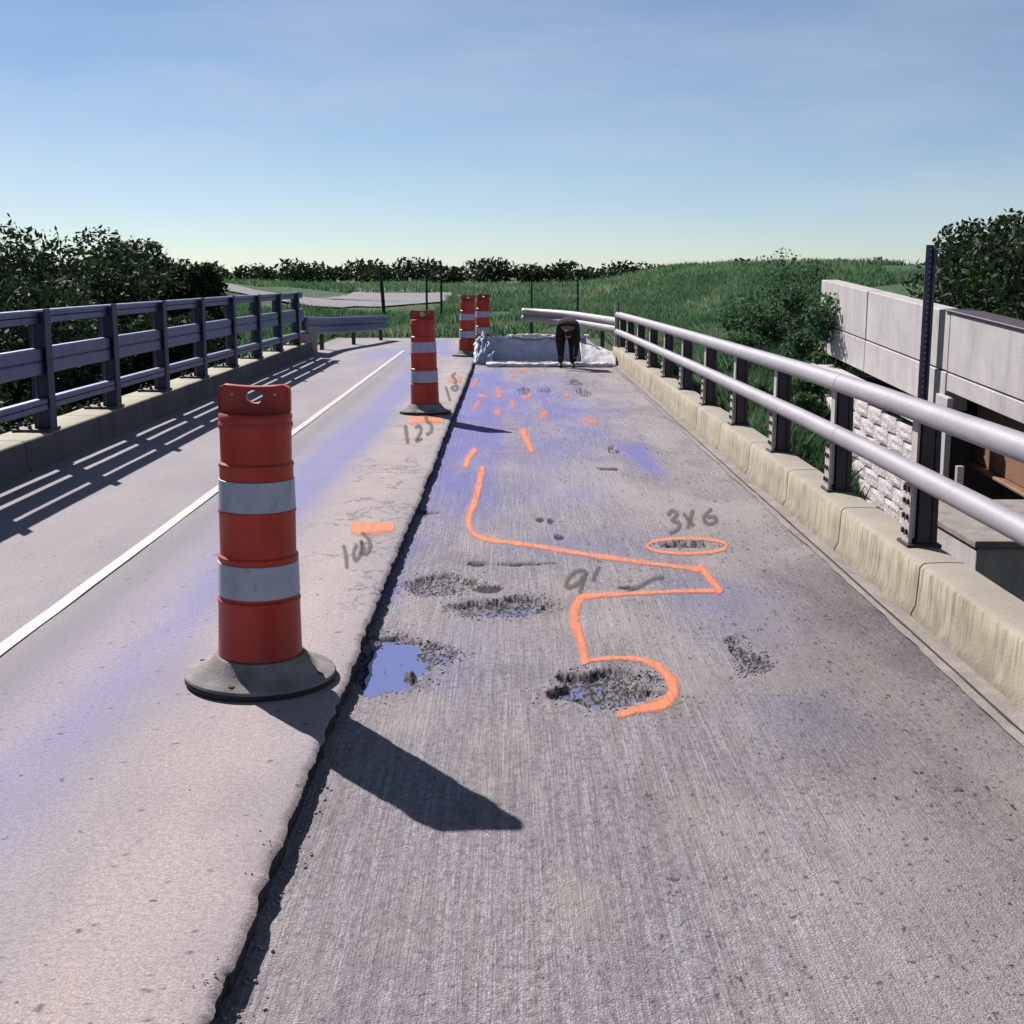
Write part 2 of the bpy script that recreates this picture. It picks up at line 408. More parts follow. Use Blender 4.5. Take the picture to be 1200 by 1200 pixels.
pale = np.exp(-((XX + 1.0 + wob) / .34) ** 2) * (.25 + .9 * fbm(XX * 4, YY * 1.6, 5, 17)) + .5 * blob(XX, YY, 255, 740, 60, 30)
pale += .55 * np.exp(-((XX + 1.72 + wob * .6) / .2) ** 2) * (1 - sstep(6, 9, YY))
gray = np.exp(-((XX + 2.02 + wob * .15) / .12) ** 2) * .75
dark = .8 * sstep(.875, .90, fbm(XX * 40, YY * 30, 2, 23)) * sstep(12, 6, YY)
dark += .10 * sstep(.5, .7, fbm(XX * 2.5, YY * 1.1, 5, 24)) * sstep(-1.6, -1.2, XX)
crack = sstep(-1.5, -1.1, XX) * sstep(5.6, 6.6, YY)
me = npmesh('left_lane', np.stack([XX, YY, ZZ], -1).reshape(-1, 3), gridfaces(len(ys), nc),
            dict(blue=np.clip(blue, 0, 1), pale=np.clip(pale, 0, 1), gray=gray, dark=dark, crack=crack))
road = tag(link('road', me, M_OVER, smooth=True), kind='structure')
# vertical broken edge of the overlay along the seam
e = seam_x(ys)
rows = []
for k, zz in enumerate((-.016, -.04, -.062, -.12)):
    rows.append(np.stack([e + (0 if k == 0 else .006 * (vnoise(ys * 40, ys * 0 + k * 3, 6) - .5) - .003 * k), ys, np.full_like(ys, zz)], -1))
V = np.stack(rows, 1).reshape(-1, 3)
me = npmesh('overlay_edge', V, gridfaces(len(ys), 4))
M_EDGE = simple('broken_overlay_edge', (.045, .04, .045), (.11, .10, .105), 20, .95, bump=.8, bd=.02)  # concrete face coloured near-black to deepen the seam's shadow
link('overlay_edge', me, M_EDGE, road)

# ------------------------------------------------------------------ right lane deck with potholes
HOLES = [  # u, v, ru, rv, depth, rough
    (447, 779, 52, 33, .034, .010), (508, 768, 30, 9, .020, .014), (470, 760, 50, 8, .018, .012),
    (518, 684, 44, 13, .020, .012), (586, 713, 54, 10, .030, .014), (612, 705, 28, 7, .026, .012),
    (702, 807, 60, 20, .034, .014), (745, 797, 30, 6, .014, .010), (798, 638, 27, 3.6, .030, .012),
    (870, 770, 9, 20, .016, .010), (893, 778, 10, 9, .016, .010), (857, 752, 7, 5, .012, .008),
    (880, 785, 12, 5, .014, .008),
    (560, 661, 13, 2.2, .020, .006), (610, 661, 26, 1.6, .014, .006), (640, 660, 16, 1.2, .012, .005),
    (719, 527, 7, 5, .018, .010), (712, 549, 14, 2, .010, .006), (684, 460, 8, 5, .02, .012), (675, 448, 7, 4, .016, .01),
    (640, 458, 8, 3, .016, .008), (615, 458, 8, 4, .014, .008), (655, 629, 5, 3, .012, .006), (633, 609, 5, 2.5, .010, .006),
    (645, 611, 4, 3, .010, .006), (492, 600, 26, 3, .016, .008), (570, 690, 20, 5, .010, .006), (735, 689, 14, 2, .008, .004),
]
def smooth_rows():
    pass
def deckz(X, Y, want_dark=False):
    X = np.asarray(X, float); Y = np.asarray(Y, float)
    z = ZR + (fbm(X * 2.2, Y * 1.0, 4, 21) - .5) * .010
    rim = (fbm(X * 9, Y * 7, 4, 31) - .5) * 1.25
    grav = fbm(X * 100, Y * 48, 2, 41) - .5
    dk = np.zeros_like(z); hole = np.zeros_like(z); pl = np.zeros_like(z)
    for (u, v, ru, rv, d, r) in HOLES:
        x0, y0 = at(u, v, ZR); x1, _ = at(u + ru, v, ZR); _, ya = at(u, v - rv, ZR); _, yb = at(u, v + rv, ZR)
        rx = abs(x1 - x0); ry = (ya - yb) / 2
        q = np.sqrt(((X - x0) / rx) ** 2 + ((Y - (ya + yb) / 2) / ry) ** 2)
        mk = 1 - sstep(.80, 1.08, q + rim * .75)
        hole = np.maximum(hole, mk * d)
        dk = np.maximum(dk, mk * (.22 + 1.2 * sstep(.0, .10, grav)) * (1.0 if r > .007 else 1.0) + (mk * .75 if r <= .007 else 0))
        pl = np.maximum(pl, mk * sstep(.04, .14, -grav))
    z = z - hole + grav * np.where(hole > .002, .019, .003)
    if want_dark: return z, dk, pl
    return z
XL = -.78; XR_ = 2.03
ysr = 1 / np.linspace(1 / 2.0, 1 / 24.6, 760)
ysr = np.concatenate([[-1.5, -.5, .6, 1.4], ysr])
xs = np.linspace(XL, XR_, 600)
XX, YY = np.meshgrid(xs, ysr)
ZZ, dk, hpl = deckz(XX, YY, True)
# broken bits standing in the wide puddle
_m = blob(XX, YY, 470, 790, 30, 18, ZR); ZZ = ZZ + _m * .022 * sstep(.56, .66, fbm(XX * 22, YY * 12, 4, 64)); dk = np.maximum(dk, _m * .6 * sstep(.54, .64, fbm(XX * 22, YY * 12, 4, 64)))
wob = (fbm(XX * 2.2, YY * .7, 4, 61) - .5)
rag = fbm(XX * 14, YY * 9, 4, 63)
tine = (1 - sstep(.75, 1.25, XX + wob * .6)) * np.interp(YY, [0, 12, 20], [1, 1, .6])
blue = .55 * sstep(8.6, 10.2, YY + wob * 2) * (1 - sstep(-.18, -.02, XX)) * (1 - .5 * sstep(21, 24, YY))
blue += .5 * sstep(11.5, 13.5, YY + wob * 3) * (1 - sstep(-.1, -.02, XX)) * (1 - sstep(19, 23, YY))
for (u, v, ru, rv, s) in ((742, 526, 20, 11, 1.1), (762, 546, 12, 13, 1.0), (690, 505, 40, 7, .5), (600, 462, 85, 26, .95), (640, 525, 70, 28, .55), (520, 545, 50, 30, .6), (480, 640, 22, 30, .5), (700, 640, 90, 20, .25), (640, 580, 60, 20, .3), (840, 700, 70, 28, .4),
                          (700, 575, 30, 10, .3), (880, 745, 50, 30, .35), (560, 590, 60, 30, .32), (450, 690, 30, 22, .6), (520, 800, 40, 60, .18),
                          (440, 780, 45, 26, .55), (600, 640, 60, 18, .2), (660, 482, 60, 10, .45), (570, 750, 60, 40, .12), (930, 840, 60, 30, .3)):
    blue += s * blob(XX, YY, u, v, ru, rv, ZR)
blue *= (.16 + 1.45 * fbm(XX * 5, YY * 1.6, 5, 71))
pale = .9 * hpl + .45 * sstep(.52, .68, fbm(XX * 2.6, YY * .9, 5, 83)) * sstep(.35, .9, XX)
for (u, v, ru, rv, s) in ((670, 560, 70, 30, .35), (720, 740, 70, 20, .35), (560, 740, 100, 18, .2), (760, 720, 60, 14, .3), (480, 830, 60, 20, .25)):
    pale += s * blob(XX, YY, u, v, ru, rv, ZR)
for (u, v, ru, rv, s) in ((1045, 745, 26, 12, .7), (960, 650, 30, 12, .5), (1105, 800, 30, 16, .7), (940, 640, 26, 8, .5), (880, 590, 30, 8, .3)):
    pale += s * blob(XX, YY, u, v, ru, rv, ZR) * (fbm(XX * 12, YY * 5, 3, 81) > .5)
dk += .30 * sstep(.55, 1.5, XX + wob * .8) * sstep(9.5, 5, YY) * (.4 + .9 * fbm(XX * 2.2, YY * 1.1, 4, 92))
dk += .16 * np.clip(XX - .9, 0, 1) * fbm(XX * 3, YY * 1.5, 4, 91)
dk += .7 * sstep(.79, .83, fbm(XX * 70, YY * 40, 2, 95)) * sstep(-.2, .6, XX)
for (u, v, ru, rv, s) in ((675, 450, 14, 8, .5), (860, 640, 40, 14, .2), (1000, 700, 60, 50, .22), (560, 661, 14, 3, .5), (600, 711, 60, 14, .25), (700, 800, 64, 24, .25), (740, 560, 60, 4, .12)):
    dk += s * blob(XX, YY, u, v, ru, rv, ZR) * fbm(XX * 8, YY * 6, 3, 99) * 1.6
me = npmesh('deck', np.stack([XX, YY, ZZ], -1).reshape(-1, 3), gridfaces(len(ysr), len(xs)),
            dict(tine=tine, blue=np.clip(blue, 0, .95), pale=np.clip(pale, 0, 1), dark=np.clip(dk, 0, 1)))
deck = tag(link('bridge_deck', me, M_DECK, smooth=False), kind='structure')

def water(pts, z):
    V = []; n = 40
    P = [at(u, v, z) for u, v in pts]
    bm = bmesh.new(); vs = [bm.verts.new((x, y, z)) for x, y in P]; bm.faces.new(vs)
    bmesh.ops.recalc_face_normals(bm, faces=bm.faces)
    me = bpy.data.meshes.new('puddle'); bm.to_mesh(me); bm.free()
    return tag(link('puddle', me, M_WATER), kind='structure')
water([(421, 822), (424, 812), (429, 806), (427, 797), (433, 789), (431, 780), (437, 772), (440, 760), (438, 752), (446, 735), (560, 735), (560, 800), (480, 825)], ZR - .0215)
water([(630, 785), (790, 785), (790, 835), (625, 835)], ZR - .0355)
water([(462, 668), (580, 668), (580, 702), (455, 702)], ZR - .0235)
water([(528, 698), (650, 698), (650, 728), (522, 728)], ZR - .031)

# loose crumbs of broken concrete round the holes and along the seam
r_ = np.random.default_rng(77); pts = []
for (u, v, ru, rv, d, r) in HOLES[:13]:
    for _ in range(int(60 + ru * 3)):
        a = r_.uniform(0, 2 * PI); q = r_.normal(1.0, .28)
        x, y = at(u + ru * q * math.cos(a), v + rv * q * math.sin(a), ZR); pts.append((x, y, r_.uniform(.002, .0075), 0))
for _ in range(450):
    y = 2.4 + 14 * r_.random() ** 1.7; x = float(seam_x(y)) + abs(r_.normal(0, .035)) + .01; pts.append((x, y, r_.uniform(.002, .008), 0))
for _ in range(110):
    y = 2.4 + 12 * r_.random() ** 1.7; x = float(seam_x(y)) - abs(r_.normal(0, .05)) - .01; pts.append((x, y, r_.uniform(.0015, .005), 1))
for _ in range(900):
    y = 2.3 + 16 * r_.random() ** 1.6; x = 2.0 - abs(r_.normal(0, .06)); pts.append((x, y, r_.uniform(.0015, .006), 0))
P_ = np.array(pts); zz = np.where(P_[:, 3] > 0, .002, deckz(P_[:, 0], P_[:, 1]))
oct_ = np.array([(1, 0, 0), (0, 1, 0), (-1, 0, 0), (0, -1, 0), (0, 0, .8), (0, 0, -.8)])
tri = np.array([(0, 1, 4), (1, 2, 4), (2, 3, 4), (3, 0, 4), (1, 0, 5), (2, 1, 5), (3, 2, 5), (0, 3, 5)])
V = P_[:, None, :3] * [1, 1, 0] + oct_[None] * P_[:, 2][:, None, None] * r_.uniform(.6, 1.35, (len(P_), 6, 1))
V[:, :, 2] += (zz + P_[:, 2] * .35)[:, None]
F_ = (tri[None] + (np.arange(len(P_)) * 6)[:, None, None]).reshape(-1, 3)
M_CRUMB = simple('concrete_crumbs', (.30, .27, .28), (.60, .56, .55), 60, .95)
tag(link('rubble', npmesh('rubble', V.reshape(-1, 3), F_), M_CRUMB), 'loose crumbs of broken concrete round the potholes and along the seam', 'rubble', None, 'stuff')

# deck slabs (the bridge has thickness) and approach road
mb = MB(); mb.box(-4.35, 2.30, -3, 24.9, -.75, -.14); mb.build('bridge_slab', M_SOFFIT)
tag(bpy.data.objects['bridge_slab'], kind='structure')
mb = MB(); mb.box(-4.35, 1.95, 24.9, 32.6, -.4, -.012); tag(mb.build('approach_road', M_GUTTER), kind='structure')
mb = MB(); mb.box(-.62, 1.95, 24.62, 25.0, -.3, -.03); tag(mb.build('deck_end_joint', M_GUTTER), kind='structure')
mb = MB()
V = []
cl = [(-60, 46), (-30, 46.5), (-14, 47), (-8, 47.5), (-5.2, 49.5), (-4.2, 54), (-4.6, 62), (-7, 76), (-12, 95), (-20, 130)]
cl = np.array([[np.interp(t, range(10), [c_[0] for c_ in cl]), np.interp(t, range(10), [c_[1] for c_ in cl])] for t in np.linspace(0, 9, 60)])
tg = np.gradient(cl, axis=0); tg /= np.linalg.norm(tg, axis=1)[:, None]
for (x, y), (tx, ty) in zip(cl, tg):
    for s_ in (-1, 1):
        px, py = x - ty * s_ * 2.6, y + tx * s_ * 2.6; V.append((px, py, float(zt(px, py)) + .05))
me = npmesh('cross_road', V, gridfaces(60, 2)); tag(link('cross_road', me, M_ASPH), kind='structure')

# gutter strip along the right curb
ysg = 1 / np.linspace(1 / 2.0, 1 / 24.6, 260)
ysg = np.concatenate([[-1.5, 0, 1.2], ysg]); xg = np.linspace(1.865, 2.035, 14)
XX, YY = np.meshgrid(xg, ysg)
left_edge = 1.865 + (fbm(YY * 1.7, YY * 0, 3, 14) - .5) * .04
XX = left_edge + (XX - 1.865) / (.17) * (2.035 - left_edge)
me = npmesh('gutter', np.stack([XX, YY, ZR + .011 + (fbm(XX * 15, YY * 6, 3, 15) - .5) * .014], -1).reshape(-1, 3), gridfaces(len(ysg), 14))
tag(link('gutter', me, M_GUTTER, smooth=True), kind='structure')
V = []
for y in ysg:
    x = 1.905 + (fbm(y * 1.2, 2.0, 3, 19) - .5) * .02; w_ = .0035 + .004 * vnoise(y * 5, 1.0, 3)
    V += [(x - w_, y, ZR + .0205), (x + w_, y, ZR + .0205)]
link('tar_joint', npmesh('tar_joint', V, gridfaces(len(ysg), 2)), M_RUBEDGE, bpy.data.objects['gutter'])

# ------------------------------------------------------------------ painted marks
def stroke(name, pts, wpx, mat, parent, z0, zf=None, lift=.0035, nseg=10):
    """paint stroke on the road; widths are ground widths matching wpx pixels across"""
    P = []
    for i in range(len(pts) - 1):
        a = pts[max(i - 1, 0)]; b = pts[i]; c_ = pts[i + 1]; d = pts[min(i + 2, len(pts) - 1)]
        for k in range(nseg):
            t = k / nseg
            P.append([.5 * ((2 * b[j]) + (-a[j] + c_[j]) * t + (2 * a[j] - 5 * b[j] + 4 * c_[j] - d[j]) * t * t + (-a[j] + 3 * b[j] - 3 * c_[j] + d[j]) * t ** 3) for j in range(2)] )
    P.append(list(pts[-1]))
    n = len(P); W = np.interp(np.linspace(0, 1, n), np.linspace(0, 1, len(wpx)), wpx) if isinstance(wpx, (list, tuple)) else np.full(n, wpx)
    P = np.array(P)
    T_ = np.gradient(P, axis=0); T_ /= np.linalg.norm(T_, axis=1)[:, None] + 1e-9
    N = np.stack([-T_[:, 1], T_[:, 0]], -1)
    nc = 9; V = []; E_ = []
    for i in range(n):
        ww = W[i] * (1 + .5 * (vnoise(i * .7, pts[0][0] * .37, 3) - .5))
        endf = min(1, min(i, n - 1 - i) / 2.0 + .25)
        for k in range(nc):
            s = (k / (nc - 1) - .5) * 2
            q = P[i] + N[i] * s * ww * .88
            x, y = at(q[0], q[1], z0)
            V.append([x, y, 0]); E_.append((1 - abs(s)) * endf)
    V = np.array(V)
    V[:, 2] = (deckz(V[:, 0], V[:, 1]) if zf is None else zf) + lift
    me = npmesh(name, V, gridfaces(n, nc), dict(edge=np.array(E_)))
    return link(name, me, mat, parent)
O = lambda pts, w_, mat=M_ORANGE, parent=deck: stroke('orange_paint_mark', pts, w_, mat, parent, ZR, None, .0035)
O([(565, 546), (562, 565), (556, 588), (549, 608), (553, 624), (572, 633), (620, 639), (680, 649), (740, 658), (790, 664), (824, 668)], [8, 8, 8, 7, 6, 5, 4.5, 5, 4.5, 4.5, 7], M_ORANGE)
O([(820, 662), (826, 672), (836, 684), (845, 696)], [9, 8, 8, 9])
O([(846, 693), (800, 693), (760, 695), (720, 697), (681, 700)], [6, 4.2, 4.2, 4.2, 7])
O([(685, 697), (674, 712), (673, 728), (679, 748), (684, 768), (687, 779)], [9, 10, 11, 10, 10, 14])
O([(684, 775), (720, 772), (752, 774), (774, 785), (787, 800), (788, 815), (776, 826), (750, 832), (722, 840)], [5, 5, 6, 10, 13, 14, 13, 9, 8])
el = [(805 + 47 * math.cos(t), 640 + 9 * math.sin(t)) for t in np.linspace(0, 2 * PI, 17)]
O(el, 3.4)
O([(558, 526), (550, 535), (544, 549)], [6, 7, 7], M_ORANGE); O([(611, 503), (617, 516), (624, 531)], [7, 7, 6])
for pts, w_ in (([(583, 453), (585, 467)], 7), ([(600, 468), (601, 479)], 6), ([(611, 467), (622, 462)], 6), ([(579, 485), (587, 482)], 8),
               ([(632, 491), (640, 481)], 8), ([(681, 491), (701, 495)], 6), ([(660, 463), (667, 463)], 5), ([(562, 470), (554, 480)], 5),
               ([(560, 463), (572, 465)], 4), ([(610, 432), (620, 434)], 5), ([(560, 443), (552, 455)], 4), ([(597, 441), (606, 439)], 4)):
    O(pts, w_, M_ORANGE2)
for pts, w_ in (([(575, 501), (612, 502)], 2.2), ([(572, 530), (640, 531)], 2.0)): O(pts, w_, M_ORANGE3)
G = lambda pts, w_, mat=M_ORANGE: stroke('orange_paint_mark', pts, w_, mat, road, 0, 0.0, .0055)
G([(410, 619), (430, 620), (463, 618)], 13); G([(478, 494), (495, 492), (521, 492)], 8); G([(524, 446), (541, 445)], 6, M_ORANGE2)
def number(name, strokes, parent, z0, zf, label, w_=3.2):
    root = None
    for i, s_ in enumerate(strokes):
        o = stroke('pencil_stroke' if root else name, s_, w_, M_MARK, parent if root is None else root, z0, zf, .0062)
        if root is None: root = o; o['label'] = label
    return root
number('number_mark', [[(402, 639), (405, 651), (406, 667)], [(418, 638), (414, 648), (416, 657), (421, 652), (423, 643), (423, 635), (426, 643), (424, 651)],
                       [(423, 625), (430, 630), (433.5, 639), (431, 647), (427, 651)]], road, 0, 0, 'grey handwritten 100 on the overlay', 3.4)
number('number_mark', [[(475, 498), (476, 508), (478, 521)], [(486, 502), (491, 499), (493, 506), (488, 517), (495, 514)],
                       [(512, 480), (501, 484), (500, 493), (505, 498), (505, 506), (499, 510)]], road, 0, 0, 'grey handwritten 125 on the overlay', 3.2)
number('number_mark', [[(522, 453), (525, 462), (527, 470)], [(534, 437), (530, 441), (534, 446), (532, 450)], [(536, 451), (529, 455), (534, 458), (537, 452)]],
       road, 0, 0, 'grey handwritten 150 far along the overlay', 2.4)
number('number_mark', [[(782, 605), (787, 599), (793, 603), (788, 610), (796, 614), (793, 621), (784, 625)], [(800, 602), (813, 617)], [(812, 597), (805, 620)],
                       [(834, 596), (825, 606), (828, 614), (838, 612), (837, 606), (828, 607)]], deck, ZR, None, 'grey handwritten 3x6 beside the ringed pothole', 3.6)
number('number_mark', [[(686, 669), (673, 671), (664, 682), (665, 689), (677, 684), (687, 671), (682, 684), (679, 697)], [(702, 664), (693, 682)],
                       [(778, 677), (765, 679), (750, 687), (735, 693)]], deck, ZR, None, "grey handwritten 9' inside the orange outline", 3.8)
# white lane line
yl = 1 / np.linspace(1 / 2.0, 1 / 27.0, 160)
V = []
for y in yl:
    wv = (vnoise(y * 4, 2.0, 8) - .5) * .006
    for k, x in enumerate((-2.252, -2.24, -2.192, -2.180)): V.append((x + wv * (1 if k in (0, 3) else 0), y, .0065))
me = npmesh('lane_line', V, gridfaces(len(yl), 4)); link('lane_line', me, M_PAINT, road)

# ------------------------------------------------------------------ curbs, made of cast sections
def curb_sections(name, xf, xb, zb, zt_, edges, side, mat):
    """side=+1: face looks to -x, side=-1: face looks to +x"""
    root = tag(empty(name, (0, 0, 0)), kind='structure')
    for a, b in zip(edges[:-1], edges[1:]):
        n = max(8, int((b - a) / .09)); yy = np.linspace(a + .009, b - .009, n)
        prof = [(xf - side * .03, zb), (xf - side * .022, zb + (zt_ - zb) * .16), (xf - side * .004, zb + (zt_ - zb) * .28), (xf + side * .002, zb + (zt_ - zb) * .62), (xf + side * .006, zt_ - .022), (xf + side * .018, zt_ - .006), (xf + side * .035, zt_),
                (xf + side * abs(xb - xf) * .6, zt_ + .004), (xb - side * .015, zt_), (xb, zt_ - .02), (xb, zb - .7)]
        rows = []
        fa, ft = [], []
        for i, y in enumerate(yy):
            ee = .004 if i in (0, n - 1) else 0
            for k, (x, z) in enumerate(prof):
                j = (vnoise(y * 3, k * .2, 7) - .5) * .006 * (1 if 0 < k < 9 else 0)
                rows.append((x + j + side * ee, y, z + (vnoise(y * 2, k * .2, 9) - .5) * .005 * (1 if 1 < k < 9 else 0)))
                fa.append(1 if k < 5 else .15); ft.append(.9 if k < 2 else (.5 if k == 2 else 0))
        F_ = gridfaces(n, len(prof))
        # end caps as a strip pair
        me = npmesh('curb_section', rows, F_, dict(face=fa, foot=ft))
        bm = bmesh.new(); bm.from_mesh(me)
        bm.verts.ensure_lookup_table(); m_ = len(prof)
        bm.faces.new([bm.verts[k] for k in range(m_)]); bm.faces.new([bm.verts[(n - 1) * m_ + k] for k in range(m_)][::-1])
        bmesh.ops.recalc_face_normals(bm, faces=bm.faces)
        bm.to_mesh(me); bm.free()
        o = link('curb_section', me, mat, root, smooth=True)
        try: me.set_sharp_from_angle(angle=math.radians(40))
        except Exception: pass
    return root
ed = [6.17 + 1.52 * k for k in range(-5, 13)]; ed = [y for y in ed if y < 24.5] + [25.3]
curb_sections('right_curb', 2.02, 2.26, ZR - .02, .205, ed, 1, M_CURB)
ed = [-1 + 1.9 * k for k in range(14)] + [25.9]
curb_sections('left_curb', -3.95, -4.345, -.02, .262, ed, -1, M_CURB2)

# ------------------------------------------------------------------ right two-tube railing
rail = tag(empty('bridge_railing', (2.15, 6.47, .205)), 'two thick pale tube rails on dark plated posts along the sunlit right curb', 'railing')
def loc(o, root):
    o.location = (-root.location.x, -root.location.y, -root.location.z); return o
def tube_z(y, base):
    return base + float(np.interp(y, [2, 5, 7.2, 9.2, 15, 21, 25], [-.015, -.01, .005, .005, -.03, -.075, -.11]))
for base, r, dx in ((.925, .059, 2.095), (.60, .056, 2.085)):
    joints = [-1.5, 8.05, 15.6, 24.95] if base > .8 else [-1.5, 8.0, 15.6, 24.95]
    for a, b in zip(joints[:-1], joints[1:]):
        yy = np.linspace(a + .004, b - .004, 14)
        loc(MB().tube([(dx, y, tube_z(y, base)) for y in yy], r, 24).build('tube_rail', M_GALV, rail, True), rail)
    for y in joints[1:-1]:
        loc(MB().tube([(dx, y - .012, tube_z(y, base)), (dx, y + .012, tube_z(y, base))], r * .93, 24).build('joint_sleeve', M_POST, rail, True), rail)
def right_post(y):
    hz = tube_z(y, .925)
    p = MB()
    # tapered H section: web, back flange, coloured dark for their shaded sides
    p.prism([(2.125, .225), (2.235, .225), (2.215, hz - .02), (2.12, hz - .02)], 'y', y - .008, y + .008)
    p.prism([(2.205, .225), (2.235, .225), (2.222, hz + .0), (2.198, hz + .0)], 'y', y - .075, y + .075)
    p.prism([(2.135, .225), (2.20, .225), (2.192, hz - .03), (2.13, hz - .03)], 'y', y - .072, y - .058)
    o = loc(p.build('post', M_POST, rail), rail)
    f = MB(); f.box(2.110, 2.124, y - .05, y + .045, .25, hz - .055, .002)
    f = f.build('post_flange', M_FLANGE, o)  # same post, coloured pale for the sun on its road side
    g = MB(); g.box(2.088, 2.1075, y - .062, y + .058, .222, .53, .002)
    g.build('bolt_plate', M_FLANGE, o)
    bb = MB()
    for zz in (.28, .36, .44, .505):
        for s_ in (-.032, .03): bb.box(2.076, 2.0885, y + s_ - .011, y + s_ + .011, zz - .014, zz + .014, .003)
    tag(bb.build('bolt', M_BOLT, o), kind='stuff')
    q = MB(); q.box(2.075, 2.255, y - .095, y + .095, .203, .2225, .003)
    q.build('base_plate', M_POST, o)
for y in [2.9, 4.75, 6.62] + [8.33 + 1.85 * k for k in range(9)] + [24.75]: right_post(y)

# ------------------------------------------------------------------ left three-beam railing
lrail = tag(empty('bridge_railing', (-4.1, 9, .262)), 'shaded blue grey three beam railing on the left curb with thin sunlit top edges', 'railing')
def lz(y): return float(np.interp(y, [5, 12, 18, 25], [0, 0, -.02, -.06]))
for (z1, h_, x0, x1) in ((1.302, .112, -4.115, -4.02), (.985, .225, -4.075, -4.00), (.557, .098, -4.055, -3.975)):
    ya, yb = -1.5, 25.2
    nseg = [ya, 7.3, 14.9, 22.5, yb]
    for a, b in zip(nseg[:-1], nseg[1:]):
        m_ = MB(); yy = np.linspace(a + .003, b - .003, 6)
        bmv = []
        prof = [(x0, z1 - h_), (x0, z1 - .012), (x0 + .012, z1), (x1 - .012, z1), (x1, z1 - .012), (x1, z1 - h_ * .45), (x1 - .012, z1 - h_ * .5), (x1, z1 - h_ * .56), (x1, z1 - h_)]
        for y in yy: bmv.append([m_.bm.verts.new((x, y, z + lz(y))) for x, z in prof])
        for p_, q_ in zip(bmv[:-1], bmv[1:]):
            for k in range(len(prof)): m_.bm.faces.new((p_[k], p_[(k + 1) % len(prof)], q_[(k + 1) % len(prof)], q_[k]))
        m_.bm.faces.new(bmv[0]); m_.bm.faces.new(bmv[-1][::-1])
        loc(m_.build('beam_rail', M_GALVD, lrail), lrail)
for k in range(-4, 8):
    y = 11.1 + 1.9 * k
    t_ = lz(y)
    p = MB(); p.box(-4.088, -3.974, y - .008, y + .008, .28, 1.29 + t_)
    p.box(-3.973, -3.962, y - .07, y + .078, .285, 1.312 + t_, .003)      # front flange that runs over the beams
    p.box(-4.112, -4.1015, y - .06, y + .06, .285, 1.29 + t_)
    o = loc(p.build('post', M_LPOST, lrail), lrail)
    MB().box(-4.28, -3.958, y - .15, y + .15, .262, .290, .003).build('base_plate', M_POST, o)
    b_ = MB()
    for sx in (-4.25, -4.14):
        for sy in (-.1, .1): b_.lathe([(.018, .285), (.018, .315), (.011, .316), (.011, .34)], 8, sx, y + sy)
    tag(b_.build('anchor_bolt', M_BOLT, o), kind='stuff')

# ------------------------------------------------------------------ W-beam guardrails beyond the bridge
def wbeam(root, path, zc, h_, mat, posts, postmat):
    # path: list of (x, y); the ribbon profile has two bulges towards the road
    P = []
    for i in range(len(path) - 1):
        a = path[max(i - 1, 0)]; b = path[i]; c_ = path[i + 1]; d = path[min(i + 2, len(path) - 1)]
        for k in range(8):
            t = k / 8
            P.append([.5 * ((2 * b[j]) + (-a[j] + c_[j]) * t + (2 * a[j] - 5 * b[j] + 4 * c_[j] - d[j]) * t * t + (-a[j] + 3 * b[j] - 3 * c_[j] + d[j]) * t ** 3) for j in range(3)])
    P.append(list(path[-1])); P = np.array(P)
    T_ = np.gradient(P[:, :2], axis=0); T_ /= np.linalg.norm(T_, axis=1)[:, None]
    N = np.stack([-T_[:, 1], T_[:, 0]], -1)
    prof = []
    for k in range(25):
        s = k / 24
        dpt = .055 * (abs(math.sin(2 * PI * s)) ** .8)
        prof.append((dpt, (s - .5) * h_))
    V = []
    for i in range(len(P)):
        for dpt, dz in prof: V.append((P[i, 0] + N[i, 0] * dpt, P[i, 1] + N[i, 1] * dpt, P[i, 2] + zc - dz))
    me = npmesh('beam', V, gridfaces(len(P), len(prof)))
    o = link('beam', me, mat, root, smooth=True); loc(o, root)
    sm = o.modifiers.new('thickness', 'SOLIDIFY'); sm.thickness = .006
    for (x, y, z) in posts:
        loc(MB().box(x - .04, x + .04, y - .05, y + .05, float(zt(x, y)) - .2, z + zc + h_ * .4, .004).build('post', postmat, root), root)
g = tag(empty('guardrail', (1.2, 27.5, 0)), 'sunlit pale double ridged guardrail curving left behind the plastic sheeted barrier', 'guardrail')
wbeam(g, [(2.12, 24.9, 0), (1.85, 26.2, .01), (1.35, 27.9, .04), (.75, 28.9, .06), (.3, 29.3, .07)], .60, .30, M_GALV, [(1.9, 26.4, 0), (1.1, 28.55, .05), (.5, 29.35, .07)], M_POST)
g = tag(empty('guardrail', (-3.6, 28, 0)), 'dark shaded guardrail bending right past the far end of the left railing', 'guardrail')
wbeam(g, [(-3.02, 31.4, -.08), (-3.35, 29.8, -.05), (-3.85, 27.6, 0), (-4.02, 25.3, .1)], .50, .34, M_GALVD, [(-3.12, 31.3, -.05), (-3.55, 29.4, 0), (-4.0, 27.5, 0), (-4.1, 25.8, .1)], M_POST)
# short concrete parapet end where left railing stops
MBo = MB(); MBo.box(-4.30, -3.96, 25.2, 26.6, -.05, .42, .02)
tag(MBo.build('railing_end_block', M_CURB), 'low concrete end block between the left railing and its curved guardrail', 'concrete block')

